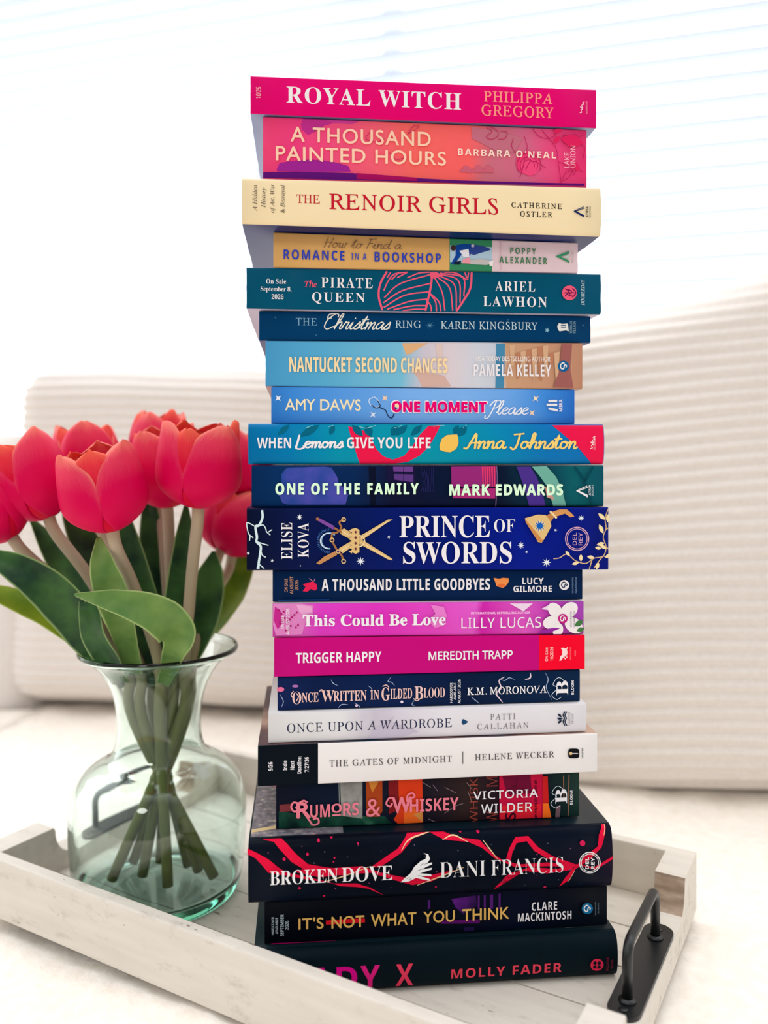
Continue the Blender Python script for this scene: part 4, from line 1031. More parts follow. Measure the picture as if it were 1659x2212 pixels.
# --- 16
b = Book(15, 'pale lavender-white paperback with thin dark serif title and a small blue heart', side=(238, 236, 238), depth=0.137,
         spine=grad_book(15, [(580, (220, 218, 218)), (740, (224, 222, 224)), (800, (198, 190, 204)), (860, (214, 208, 218)), (960, (226, 222, 228)), (1266, (226, 222, 226))], 0.12, 40))
b.poly([(790, 1598), (800, 1585), (812, 1570), (830, 1560), (850, 1548), (846, 1560), (880, 1570), (905, 1580), (870, 1592)], (196, 186, 204))
b.text(T, 'ONCE UPON A WARDROBE', 'serif', (620, 1557, 976, 1577), (44, 48, 76), track=1.08)
b.poly([(997, 1559), (1002, 1554), (1012, 1559), (1003, 1565), (998, 1563)], (30, 70, 110)); b.disc(1001, 1556.5, 3.2, (30, 70, 110)); b.disc(1001, 1562, 3.2, (30, 70, 110))
b.text(AU, 'PATTI', 'serif', (1059, 1541.5, 1113, 1554), (128, 122, 130), track=1.3); b.text(AU, 'CALLAHAN', 'serif', (1030.8, 1561.5, 1141.6, 1574.5), (128, 122, 130), track=1.3)
nv = (30, 44, 66)
b.strokes([[(1220, 1537), (1216, 1545), (1219, 1551), (1216, 1558), (1220, 1567)], [(1224, 1537), (1220, 1545), (1223, 1551), (1220, 1558), (1224, 1567)]], 2.4, nv, LOGO); b.leafs([(1215, 1552, 12, 5, PI), (1213, 1549, 11, 5, 3.9), (1213, 1555, 11, 5, 2.4)], nv, LOGO)
b.text(LOGO, 'HARPER', 'sans', (1227, 1537.7, 1231.5, 1567), (150, 146, 152), 1); b.text(LOGO, 'MUSE', 'sans', (1234, 1541, 1238.5, 1563), (150, 146, 152), 1)
b.done()
# --- 17
b = Book(16, 'white paperback with a black block at one end and thin grey title', side=noise_mat('dusk_cover', [(0.35, (30, 60, 76)), (0.5, (120, 86, 84)), (0.65, (206, 170, 150))], 14, 0.35), spine=(238, 232, 230), depth=0.144)
b.band(550, 687, (4, 14, 24))
for s, bx in (('9/26', (579.6, 1646, 589, 1665)), ('Indie', (611, 1643, 620, 1664)), ('Next', (627, 1643.5, 636, 1662.5)), ('Deadline:', (642, 1634, 651, 1670.5)), ('7/27/26', (658, 1635, 667, 1667.5))): b.text(NOTE, s, 'sansb', bx, WHITE, 1)
b.text(T, 'THE GATES OF MIDNIGHT', 'serif', (711.8, 1637, 975.8, 1651), (70, 64, 66), track=1.15); b.strokes([[(999.6, 1623), (999.6, 1649.6)]], 1.6, (90, 84, 86), smooth=False)
b.text(AU, 'HELENE WECKER', 'serif', (1025.7, 1625.5, 1197, 1639), (70, 64, 66), track=1.15)
b.poly([(1239 + 12 * (abs(math.cos(t)) ** 0.5) * (1 if math.cos(t) > 0 else -1), 1627 + 10.5 * (abs(math.sin(t)) ** 0.5) * (1 if math.sin(t) > 0 else -1)) for t in [k * PI / 14 for k in range(28)]], (16, 16, 20), LOGO); b.disc(1232.5, 1627, 3.4, (226, 190, 130), LOGO); b.strokes([[(1234, 1627), (1248, 1627)]], 2, (210, 206, 206), LOGO, smooth=False)
b.text(LOGO, 'HARPER', 'sansb', (1256, 1615, 1259.5, 1637), (70, 66, 68), 1)
b.done()
# --- 18
b = Book(17, 'dark paperback with whiskey bottles on its spine and pink swashed title', side=(22, 26, 36), depth=0.136,
         spine=grad_book(17, [(596, (8, 14, 32)), (720, (8, 22, 44)), (910, (24, 22, 36)), (1000, (50, 34, 34)), (1075, (40, 24, 34)), (1180, (6, 24, 34)), (1252, (30, 56, 50))], 0.08, 45))
b.poly([(602, 1752), (640, 1758), (735, 1752), (790, 1764), (830, 1762), (846, 1778), (850, 1788), (602, 1796)], noise_mat('bottle_green', [(0.35, (6, 32, 30)), (0.6, (24, 72, 56)), (0.75, (70, 130, 96))], 60, 0.4))
b.poly([(604, 1738), (632, 1736), (632, 1752), (604, 1754)], (120, 50, 54))
b.poly([(735, 1690), (783, 1687), (783, 1768), (737, 1762)], noise_mat('label_grey', [(0.35, (84, 88, 86)), (0.65, (176, 172, 166))], 40, 0.4)); b.strokes([[(732, 1690), (734, 1762)]], 2, (120, 130, 130), smooth=False)
b.poly([(790, 1688), (826, 1686), (826, 1752), (818, 1764), (792, 1764)], (170, 66, 26)); b.poly([(796, 1688), (818, 1688), (804, 1712)], (206, 130, 50))
b.poly([(839, 1687), (860, 1684), (860, 1750), (840, 1758)], (128, 24, 30)); b.poly([(860, 1684), (912, 1682), (914, 1786), (860, 1788), (850, 1770), (862, 1750)], (220, 60, 24)); b.poly([(872, 1750), (892, 1738), (912, 1776), (890, 1784), (872, 1786)], (240, 104, 36)); b.poly([(892, 1758), (912, 1752), (913, 1776)], (214, 140, 70))
b.strokes([[(914, 1690), (930, 1700)], [(935, 1695), (945, 1708)], [(960, 1700), (985, 1712)], [(1008, 1690), (1020, 1705)], [(1010, 1708), (1018, 1730)], [(925, 1768), (945, 1776), (970, 1776)], [(960, 1756), (985, 1740), (1000, 1735)]], 1.2, (140, 120, 122))
b.text('bottle_lettering', 'WHISK', 'sans', (1014, 1680, 1032, 1778), (150, 66, 54), 1); b.text('bottle_lettering', 'W', 'sans', (1050, 1752, 1074, 1776), (150, 60, 54), 1); b.text('bottle_lettering', 'M', 'sans', (1050, 1676, 1074, 1698), (130, 56, 54), 1)
b.band(1078, 1172, (196, 14, 62), v0=0.01, v1=0.99); b.poly([(1085, 1676), (1145, 1672), (1148, 1712), (1100, 1716), (1090, 1700)], (110, 10, 50)); b.poly([(1080, 1740), (1168, 1735), (1168, 1772), (1080, 1778)], (226, 30, 50))
b.text('bottle_lettering', 'S', 'gill', (1090, 1754, 1114, 1770), (60, 8, 34), 1, fat=0.02); b.text('bottle_lettering', 'L', 'gill', (1104, 1682, 1116, 1700), (90, 8, 40), 1); b.text('bottle_lettering', 'Tennessee', 'sansb', (1152, 1684, 1160, 1776), (90, 10, 36), 1)
b.poly([(1172, 1734), (1184, 1734), (1190, 1768), (1171, 1770)], (246, 110, 30)); b.poly([(1171, 1676), (1182, 1675), (1184, 1732), (1172, 1733)], (200, 30, 30)); b.strokes([[(1216, 1674), (1217, 1720)], [(1228, 1672), (1226, 1760)]], 2.2, (140, 100, 76), smooth=False); b.poly([(1200, 1740), (1210, 1738), (1208, 1766), (1198, 1768)], (110, 84, 92))
PKK = (240, 128, 146)
b.text(T, 'R', 'gill', (640, 1731, 672, 1766), PKK, fat=0.03); b.strokes([[(646, 1734), (634, 1732), (629, 1742), (636, 1752), (643, 1746), (638, 1742)], [(655, 1752), (668, 1770), (676, 1780), (688, 1776), (686, 1766), (676, 1768)], [(646, 1733), (656, 1728), (664, 1732)]], 4, PKK)
b.text(T, 'UM', 'sansb', (670, 1736, 713, 1764), PKK); b.text(T, 'O', 'sansb', (716, 1734, 738, 1754), PKK); b.strokes([[(718, 1759), (736, 1758)]], 3.4, PKK, smooth=False); b.text(T, 'RS', 'sansb', (741, 1732, 775, 1759.5), PKK)
b.text(T, '&', 'sansb', (790, 1724, 822, 1762), PKK); b.text(T, 'W', 'gill', (846, 1719, 888, 1755), PKK, fat=0.03); b.strokes([[(852, 1722), (840, 1722), (834, 1734), (842, 1740), (847, 1733)], [(878, 1730), (880, 1716), (890, 1711), (895, 1718), (888, 1722)]], 3.8, PKK)
b.text(T, 'HISKEY', 'sansb', (884.7, 1722, 989.7, 1750), PKK)
b.text(AU, 'VICTORIA', 'sans', (1021, 1704.5, 1160.6, 1722.5), WHITE, fat=0.01, track=1.08); b.text(AU, 'WILDER', 'sans', (1038, 1733, 1148, 1752.5), WHITE, fat=0.01, track=1.08)
b_logo(b, 1198, 1718, 25); b.text(LOGO, 'BLOOM', 'sansb', (1229.5, 1705.5, 1235, 1735.5), WHITE, 1)
b.done()
# --- 19
dkc = noise_mat('night_cover', [(0.4, (8, 22, 32)), (0.62, (14, 34, 44))], 10, 0.35, 0.2)
b = Book(18, 'thick black hardback with red ribbons and a white hand between its title words', 'hardcover', 0.003, 0.146, dkc, noise_mat('night_spine', [(0.38, (3, 9, 22)), (0.55, (6, 16, 32)), (0.72, (34, 18, 44))], 12, 0.4), 0.0045, )
RD, CM = (226, 16, 60), (242, 206, 160)
b.poly([(566, 1810), (608, 1808), (620, 1822), (640, 1842), (665, 1862), (700, 1868), (735, 1876), (742, 1886), (720, 1884), (690, 1880), (655, 1872), (630, 1858), (608, 1836), (592, 1820)], RD)
b.poly([(535, 1831), (556, 1840), (580, 1852), (600, 1868), (620, 1880), (660, 1888), (690, 1896), (720, 1904), (770, 1904), (800, 1914), (830, 1933), (795, 1916), (770, 1912), (735, 1910), (700, 1898), (660, 1894), (580, 1880), (566, 1864), (552, 1850), (535, 1842)], RD)
b.poly([(636, 1878), (680, 1866), (720, 1870), (780, 1866), (830, 1882), (870, 1890), (900, 1892), (935, 1884), (980, 1874), (930, 1900), (890, 1908), (850, 1896), (800, 1880), (740, 1884), (690, 1890)], RD)
b.poly([(800, 1868), (830, 1848), (858, 1830), (880, 1802), (930, 1794), (960, 1800), (995, 1808), (1035, 1812), (1060, 1838), (1085, 1854), (1120, 1862), (1180, 1858), (1245, 1862), (1240, 1868), (1180, 1866), (1110, 1868), (1068, 1850), (1040, 1828), (1010, 1816), (960, 1812), (930, 1800), (892, 1810), (866, 1838), (820, 1868)], RD)
b.strokes([[(866, 1834), (884, 1812), (930, 1800)], [(955, 1812), (980, 1804), (1010, 1816)], [(1042, 1812), (1056, 1830), (1072, 1850)], [(700, 1900), (740, 1888), (800, 1866)], [(1140, 1808), (1160, 1830), (1180, 1842)]], 2.4, CM, taper=0.6)
b.poly([(1090, 1852), (1098, 1828), (1112, 1806), (1140, 1804), (1160, 1826), (1190, 1844), (1240, 1862), (1232, 1874), (1180, 1882), (1130, 1876), (1100, 1880), (1070, 1912), (1066, 1920), (1090, 1888), (1140, 1868), (1200, 1872), (1228, 1864), (1180, 1850), (1152, 1834), (1136, 1814), (1114, 1818), (1104, 1838), (1100, 1856)], RD)
b.poly([(1206, 1914), (1218, 1892), (1230, 1876), (1244, 1862), (1258, 1846), (1288, 1824), (1292, 1800), (1302, 1776), (1310, 1778), (1304, 1802), (1296, 1826), (1270, 1852), (1240, 1872), (1226, 1898)], RD)
b.poly([(1246, 1862), (1280, 1868), (1300, 1856), (1320, 1844), (1320, 1850), (1302, 1862), (1282, 1874)], RD)
b.strokes([[(1308, 1778), (1302, 1802)], [(1238, 1876), (1226, 1900)], [(900, 1908), (960, 1884), (1000, 1868)]], 2.6, CM, taper=0.6)
for (x, y, r) in ((688, 1816, 3), (716, 1810, 3), (773, 1820, 2.4), (614, 1851, 3.4), (664, 1841, 3), (722, 1848, 2), (720, 1856, 1.6), (647, 1913, 3), (1255, 1817, 6), (1033, 1797, 3.4), (995, 1797, 3), (1175, 1913, 3), (940, 1911, 2), (700, 1931, 2)): b.disc(x, y, r, (214, 28, 84), n=12)
for k in range(44): b.disc(560 + (k * 167) % 740, 1815 + (k * 53) % 100, 0.9 + (k % 3) * 0.3, (88, 84, 110) if k % 4 else (150, 70, 120), n=8)
HW = (240, 238, 238)
b.art = 'hand_drawing'; b.poly([(863, 1896), (872, 1886), (884, 1876), (892, 1862), (906, 1850), (916, 1846), (918, 1838), (912, 1834), (922, 1836), (926, 1846), (920, 1854), (910, 1858), (930, 1853), (930, 1857), (918, 1862), (908, 1868), (930, 1864), (929, 1868), (916, 1872), (904, 1876), (928, 1878), (929, 1882), (912, 1882), (898, 1880), (924, 1888), (928, 1893), (912, 1890), (896, 1886), (880, 1894)], HW)
b.strokes([[(876, 1888), (882, 1884)], [(880, 1891), (886, 1887)], [(905, 1860), (912, 1854)], [(900, 1870), (910, 1866)]], 0.9, (30, 30, 36), smooth=False)
b.text(T, 'BROKEN', 'serifb', (584, 1868, 729, 1898.5), HW, fat=-0.006); b.text(T, 'DOVE', 'serifb', (737, 1861, 845.5, 1893), HW, fat=-0.006); b.text(AU, 'DANI', 'serifb', (946.7, 1850, 1044, 1884), HW, fat=-0.012); b.text(AU, 'FRANCIS', 'serifb', (1056, 1844, 1210, 1878), HW, fat=-0.012)
b.ring(1266.5, 1853.4, 22, 2, HW, LOGO); b.ring(1266.5, 1853.4, 18.5, 1.5, HW, LOGO); b.text(LOGO, 'DEL', 'sansb', (1257, 1841.5, 1264.5, 1866.5), HW, 1); b.text(LOGO, 'REY', 'sansb', (1269, 1841.5, 1276.5, 1866.5), HW, 1)
b.done(); book19 = b
# the front cover of that hardback carries a picture on its upper face
def top_poly(b, pts, c, bm, mats, lift):
    """pts: (x along the spine from its left end, y depth) in metres"""
    if c not in mats: mats.append(c)
    vv = [bm.verts.new((-b.W / 2 + x, y, b.zt(-b.W / 2 + x) + lift)) for x, y in pts]
    f = bm.faces.new(vv); f.material_index = mats.index(c)
    if f.normal.z < 0: f.normal_flip()
bm = bmesh.new(); mts = []
top_poly(b, [(0.001, 0.006), (0.06, 0.006), (0.06, 0.14), (0.001, 0.14)], noise_mat('misty_cover', [(0.4, (96, 92, 100)), (0.6, (140, 134, 142)), (0.72, (214, 196, 160))], 220, 0.35, 0.4, detail=5), bm, mts, 0.00008)
top_poly(b, [(0.001, 0.012), (0.06, 0.030), (0.06, 0.034), (0.001, 0.017)], mat('ink', (214, 190, 140), 0.4), bm, mts, 0.00014)
for k in range(10):
    a0, a1 = -0.6 + k * 0.2, -0.4 + k * 0.2
    C0 = (0.004, 0.075)
    top_poly(b, [(max(0.001, C0[0] + r * math.cos(a)), C0[1] + r * math.sin(a)) for r, a in ((0.016, a0), (0.021, a0), (0.021, a1), (0.016, a1))], mat('ink', (236, 130, 150), 0.4), bm, mts, 0.00014)
bmesh.ops.recalc_face_normals(bm, faces=bm.faces[:])
from_bm('cover_picture', bm, b.root, mts, recalc=False)
# --- 20
b = Book(19, 'black paperback with gold title, one word struck through in red, second from the bottom', side=(14, 34, 42), depth=0.137,
         spine=grad_book(19, [(571, (4, 8, 18)), (900, (5, 9, 22)), (1110, (6, 14, 36)), (1180, (5, 12, 28)), (1311, (6, 14, 24))], 0.04, 50))
pu = (88, 30, 120)
b.poly([(975, 1942), (1028, 1934), (1030, 1956), (1000, 1974), (984, 1960)], noise_mat('violet_window', [(0.35, (24, 14, 54)), (0.65, (104, 34, 140))], 60, 0.4))
for x, w in ((924, 5), (1032, 4), (1045, 4), (1058, 7), (1077, 4)): b.poly([(x, 1944 - (x - 924) * 0.09), (x + w, 1944 - (x - 924) * 0.09), (x + w, 1962), (x, 1964)], pu)
b.poly([(952, 1988), (1036, 1985), (1036, 1994), (952, 1995)], (90, 16, 100)); b.poly([(1002, 2003), (1024, 2001), (1024, 2010), (1002, 2012)], (30, 18, 66))
for s, bx in (('HARDCOVER', (586.7, 1980, 592, 2019)), ('AVAILABLE', (595, 1981.5, 600.6, 2016.5)), ('SEPTEMBER', (605.7, 1974.5, 613, 2021.5)), ('2026', (616, 1988, 623.5, 2007.5))): b.text(NOTE, s, 'sans', bx, (190, 206, 214), 1, fat=0.012)
GT = (232, 186, 100)
b.strokes([[(704, 1992), (730, 1990), (760, 1988), (788, 1987)]], 9, (214, 24, 36), smooth=False)
for s, bx in (("IT'S", (644.7, 1980.5, 699, 2006)), ('NOT', (716, 1977, 787, 2003)), ('WHAT', (801, 1971, 899, 1998)), ('YOU', (914, 1966, 982, 1991)), ('THINK', (998, 1960, 1099.4, 1985.5))): b.text(T, s, 'gill', bx, GT, fat=0.014, track=1.05)
b.text(AU, 'CLARE', 'sansb', (1148, 1946.5, 1202.4, 1964.8), WHITE, track=1.12); b.text(AU, 'MACKINTOSH', 'sansb', (1118, 1968.5, 1233.5, 1986.5), WHITE, track=1.12)
s_logo(b, 1267.5, 1961, 12, (20, 110, 156), WHITE, 0); b.text(LOGO, 'sourcebooks', 'sans', (1283, 1946, 1286.5, 1975), (120, 140, 150), 1); b.text(LOGO, 'landmark', 'sans', (1289, 1949, 1292.5, 1971), (120, 140, 150), 1)
b.poly([(586, 2035.5), (724.7, 2029.5), (724.7, 2034.5), (586, 2041)], (214, 4, 120)); b.strokes([[(1220, 2002.5), (1311, 1999.5)]], 2, (206, 204, 206), smooth=False)
b.done()
# --- 21
b = Book(20, 'black-green hardback with large magenta title letters, bottom book standing on the tray', 'hardcover', 0.003, 0.138, mat('cover', (10, 30, 38), 0.45, 0.15), noise_mat('green_black', [(0.4, (4, 20, 28)), (0.6, (6, 24, 32))], 20, 0.5), 0.0045)
for s, x0, x1, c in (('L', 620, 656, (214, 0, 140)), ('A', 668, 718, (214, 0, 140)), ('D', 726.5, 771, (220, 4, 140)), ('Y', 777.6, 820, (226, 30, 130)), ('X', 853.5, 892, (236, 62, 96))):
    xm = (x0 + x1) / 2; yb = 2126 + (872 - xm) * 0.049
    b.text(T, s, 'sansb', (x0, yb - 50, x1, yb), c)
b.text(AU, 'MOLLY FADER', 'sansb', (973, 2080, 1210.5, 2102), (236, 70, 92), track=1.15)
b.disc(1286, 2078.5, 14, (232, 44, 84), LOGO)
for dx in (-4.6, 4.6):
    for dy in (-4.6, 4.6): b.disc(1286 + dx, 2078.5 + dy, 3.9, (5, 21, 29), LOGO, n=14)
b.text(LOGO, 'BALLANTINE', 'sans', (1306, 2060, 1311, 2092), (150, 30, 70), 1); b.text(LOGO, 'BOOKS', 'sans', (1315.5, 2066, 1320, 2086), (150, 30, 70), 1)
b.done()

# ------------------------------------------------------------------ glass vase
VC = Vector(((344 - CX) / F * 0.653, 0.653, FLOOR))
gmat = bpy.data.materials.new('green_glass'); gmat.use_nodes = True
n, l, b_ = nodes_of(gmat)
gs = n.new('ShaderNodeBsdfGlass'); gs.inputs['IOR'].default_value = 1.45; gs.inputs['Roughness'].default_value = 0.0
gs.inputs['Color'].default_value = (0.97, 1.0, 0.99, 1)
va = n.new('ShaderNodeVolumeAbsorption'); va.inputs['Color'].default_value = (0.34, 0.93, 0.76, 1); va.inputs['Density'].default_value = 18
l.new(gs.outputs[0], n['Material Output'].inputs['Surface']); l.new(va.outputs[0], n['Material Output'].inputs['Volume'])
OUT = [(0.050, 0.0005), (0.057, 0.001), (0.0615, 0.005), (0.0645, 0.016), (0.0665, 0.035), (0.0675, 0.055), (0.0668, 0.070), (0.0635, 0.084), (0.057, 0.0945), (0.048, 0.1015), (0.040, 0.106), (0.0352, 0.1115), (0.0328, 0.120), (0.0320, 0.132), (0.0328, 0.145), (0.0350, 0.156), (0.0392, 0.1665), (0.0455, 0.1765), (0.0525, 0.183), (0.0585, 0.1865)]
op = [(p.x, p.y) for p in catmull([Vector(p) for p in OUT], 5)]
TK = 0.0026
prof = [(0.0, 0.003), (0.03, 0.0025), (0.046, 0.001)] + op
prof += [(0.0605, 0.1880), (0.0612, 0.1900), (0.0602, 0.1918), (0.0585, 0.1915), (0.0560, 0.1885)]
inn = []
for i in range(len(op) - 1, -1, -1):
    a = Vector(op[max(i - 1, 0)]); c = Vector(op[min(i + 1, len(op) - 1)]); tdir = (c - a).normalized()
    nrm = Vector((-tdir.y, tdir.x))
    q = Vector(op[i]) + nrm * TK
    if q.y > 0.013 and q.y < 0.187: inn.append((q.x, q.y))
prof += inn + [(0.056, 0.0105), (0.048, 0.0085), (0.030, 0.0095), (0.014, 0.0105), (0.0, 0.011)]
bm = bmesh.new(); add_lathe(bm, prof, 96)
vase = from_bm('glass_vase', bm, None, [gmat], True)
vase.location = VC
tag(vase, 'pale green clear glass vase with flared neck holding the tulips', 'vase')

# ------------------------------------------------------------------ tulips
def petal_material(name, z0, z1, body, tip, inner=False):
    m = bpy.data.materials.new(name); m.use_nodes = True
    n, l, b = nodes_of(m)
    at = n.new('ShaderNodeAttribute'); at.attribute_name = 'petal_uv'
    s = n.new('ShaderNodeSeparateXYZ'); l.new(at.outputs['Vector'], s.inputs[0])
    nz = n.new('ShaderNodeTexNoise'); nz.inputs['Scale'].default_value = 9; nz.inputs['Detail'].default_value = 3
    mp = n.new('ShaderNodeMapping'); mp.inputs['Scale'].default_value = (5, 0.7, 1); l.new(at.outputs['Vector'], mp.inputs[0]); l.new(mp.outputs[0], nz.inputs['Vector'])
    ad = n.new('ShaderNodeMath'); ad.operation = 'MULTIPLY_ADD'; ad.inputs[1].default_value = 0.22; l.new(nz.outputs['Fac'], ad.inputs[0])
    # pale towards the rim of the petal
    ab = n.new('ShaderNodeMath'); ab.operation = 'ABSOLUTE'; l.new(s.outputs['X'], ab.inputs[0])
    pw_ = n.new('ShaderNodeMath'); pw_.operation = 'POWER'; pw_.inputs[1].default_value = 8; l.new(ab.outputs[0], pw_.inputs[0])
    e = n.new('ShaderNodeMath'); e.operation = 'MULTIPLY_ADD'; e.inputs[1].default_value = 0.28; l.new(pw_.outputs[0], e.inputs[0]); l.new(s.outputs['Y'], e.inputs[2])
    l.new(e.outputs[0], ad.inputs[2])
    sb = n.new('ShaderNodeMath'); sb.operation = 'SUBTRACT'; sb.inputs[1].default_value = 0.11; l.new(ad.outputs[0], sb.inputs[0])
    r = ramp(n, [(0.0, body), (0.60, body), (0.84, tuple((a * 0.5 + c * 0.5) for a, c in zip(body, tip))), (1.0, tip)])
    l.new(sb.outputs[0], r.inputs[0]); l.new(r.outputs[0], b.inputs['Base Color'])
    b.inputs['Roughness'].default_value = 0.5; b.inputs['Specular IOR Level'].default_value = 0.12
    t = n.new('ShaderNodeBsdfTranslucent'); l.new(r.outputs[0], t.inputs[0])
    mx = n.new('ShaderNodeMixShader'); mx.inputs[0].default_value = 0.28
    l.new(b.outputs[0], mx.inputs[1]); l.new(t.outputs[0], mx.inputs[2]); l.new(mx.outputs[0], n['Material Output'].inputs[0])
    return m
m_pet = petal_material('tulip_petal', 0, 1, (232, 0, 86), (250, 138, 122))
m_pet_in = petal_material('tulip_petal_inner', 0, 1, (230, 4, 62), (250, 116, 90))
m_stem = grad_mat('tulip_stem', 0.02, 0.26, [(0.0, (98, 106, 48)), (0.45, (116, 120, 66)), (0.72, (164, 150, 122)), (1.0, (176, 160, 136))], 0.1, 30, 0.55, 'Z', 0.25)
def leaf_mat(name, dark, light, edge):
    m = bpy.data.materials.new(name); m.use_nodes = True
    n, l, b = nodes_of(m)
    at = n.new('ShaderNodeAttribute'); at.attribute_name = 'petal_uv'
    s = n.new('ShaderNodeSeparateXYZ'); l.new(at.outputs['Vector'], s.inputs[0])
    t = n.new('ShaderNodeTexCoord'); nz = n.new('ShaderNodeTexNoise'); nz.inputs['Scale'].default_value = 38; nz.inputs['Detail'].default_value = 3
    l.new(t.outputs['Object'], nz.inputs['Vector'])
    r = ramp(n, [(0.35, dark), (0.68, light)]); l.new(nz.outputs['Fac'], r.inputs[0])
    ab = n.new('ShaderNodeMath'); ab.operation = 'ABSOLUTE'; l.new(s.outputs['X'], ab.inputs[0])
    mr_ = n.new('ShaderNodeMapRange'); mr_.inputs[1].default_value = 0.88; mr_.inputs[2].default_value = 1.0; l.new(ab.outputs[0], mr_.inputs[0])
    mx = n.new('ShaderNodeMix'); mx.data_type = 'RGBA'
    l.new(mr_.outputs[0], mx.inputs['Factor']); l.new(r.outputs[0], mx.inputs['A']); mx.inputs['B'].default_value = rgb(edge)
    l.new(mx.outputs['Result'], b.inputs['Base Color'])
    b.inputs['Roughness'].default_value = 0.45; b.inputs['Specular IOR Level'].default_value = 0.35
    tl_ = n.new('ShaderNodeBsdfTranslucent'); l.new(mx.outputs['Result'], tl_.inputs[0])
    ms = n.new('ShaderNodeMixShader'); ms.inputs[0].default_value = 0.2
    l.new(b.outputs[0], ms.inputs[1]); l.new(tl_.outputs[0], ms.inputs[2]); l.new(ms.outputs[0], n['Material Output'].inputs[0])
    return m
m_leaf_d = leaf_mat('leaf_dark', (8, 56, 28), (62, 112, 46), (140, 168, 104))
m_leaf_l = leaf_mat('leaf_light', (84, 128, 56), (130, 164, 84), (168, 190, 120))
m_leaf_y = leaf_mat('leaf_yellow', (96, 134, 22), (150, 176, 44), (176, 196, 90))

def set_uv(bm, me_name, uvs):
    pass

def mesh_grid(name, P, UV, parent, mats, thick):
    """smooth sheet from a grid of points with a stored across/along coordinate, given real thickness"""
    me = bpy.data.meshes.new(name)
    na, nb = len(P), len(P[0])
    vs_ = [tuple(p) for row in P for p in row]
    fs = [(i * nb + j, (i + 1) * nb + j, (i + 1) * nb + j + 1, i * nb + j + 1) for i in range(na - 1) for j in range(nb - 1)]
    me.from_pydata(vs_, [], fs)
    a = me.attributes.new('petal_uv', 'FLOAT_VECTOR', 'POINT')
    a.data.foreach_set('vector', [c for row in UV for u in row for c in (u[0], u[1], 0.0)])
    o = link(name, me, parent, mats, True)
    md = o.modifiers.new('thickness', 'SOLIDIFY'); md.thickness = thick; md.offset = 0
    sd = o.modifiers.new('smooth', 'SUBSURF'); sd.levels = 1; sd.render_levels = 1
    return o

def petal(parent, th0, R, H, open_, seed, inner, axis_m):
    rnd = random.Random(seed)
    NA, NB = 15, 11
    P, UV = [], []
    span = 1.10 if not inner else 0.98
    twist = rnd.uniform(-0.12, 0.12); tipx = rnd.uniform(-0.25, 0.25); hh = H * rnd.uniform(0.95, 1.05) * (1.0 if not inner else 0.97)
    dent = rnd.uniform(0.02, 0.06)
    for i in range(NA):
        s = i / (NA - 1)
        rp = math.sin(min(1.0, s * 1.18 + 0.06) * PI * 0.5) if s < 0.45 else 1.0
        base_r = 0.16 + 0.84 * math.sin(min(1, s / 0.42) * PI / 2) ** 0.85
        top_r = 1.0 if s < 0.42 else 1 - (1 - open_) * ((s - 0.42) / 0.58) ** 1.7
        r = R * base_r * top_r * (0.88 if inner else 1.0)
        w = (0.62 + 0.38 * math.sin(min(1, s / 0.4) * PI / 2)) * max(0.0, 1 - max(0, (s - 0.42) / 0.58) ** 4.0) ** 0.6
        w = max(w, 0.10)
        z = hh * (0.02 + 0.98 * (s ** 1.15 if s < 0.3 else 0.3 ** 1.15 + (s - 0.3) * (1 - 0.3 ** 1.15) / 0.7))
        row, urow = [], []
        for j in range(NB):
            t = -1 + 2 * j / (NB - 1)
            th = th0 + t * w * span + twist * s + tipx * max(0, s - 0.6)
            rr = r * (1 - 0.05 * t * t * (0.4 + s)) + R * dent * math.cos(t * PI) * 0.35 * s
            rr += R * 0.05 * math.sin(t * 5 + seed) * s * s; rr -= R * 0.10 * max(0, abs(t) - 0.7) / 0.3 * s * (0 if inner else 1)
            zz = z - hh * 0.03 * abs(t) ** 3 * s + hh * 0.012 * math.sin(t * 5 + seed * 1.3) * s
            row.append(axis_m @ Vector((rr * math.cos(th), rr * math.sin(th), zz))); urow.append((t, s))
        P.append(row); UV.append(urow)
    return mesh_grid('petal', P, UV, parent, [m_pet_in if inner else m_pet], 0.0011)

def leaf(parent, pts, widths, roll, m, cup=0.25, wave=0.0, seed=0):
    C = catmull([pt(*p) for p in pts], 7)
    n_ = len(C); P, UV = [], []
    inv = parent.matrix_basis.inverted()
    kw = len(widths) - 1
    for i, c in enumerate(C):
        s = i / (n_ - 1)
        tn = (C[min(i + 1, n_ - 1)] - C[max(i - 1, 0)]).normalized()
        ro = roll if not isinstance(roll, tuple) else roll[0] + (roll[1] - roll[0]) * s
        face = Vector((math.sin(ro), -math.cos(ro), 0.25)).normalized()
        side = tn.cross(face).normalized(); nrm = side.cross(tn).normalized()
        f = s * kw; k = min(int(f), kw - 1); w = (widths[k] + (widths[k + 1] - widths[k]) * (f - k)) * 0.5 / F * c.y
        row, ur = [], []
        for j in range(9):
            t = -1 + 2 * j / 8
            off = nrm * (cup * w * t * t) + nrm * (wave * w * math.sin(s * 9 + t * 2 + seed) * abs(t))
            row.append(inv @ (c + side * (w * t) + off)); ur.append((t, s))
        P.append(row); UV.append(ur)
    return mesh_grid('leaf', P, UV, parent, [m], 0.0011)

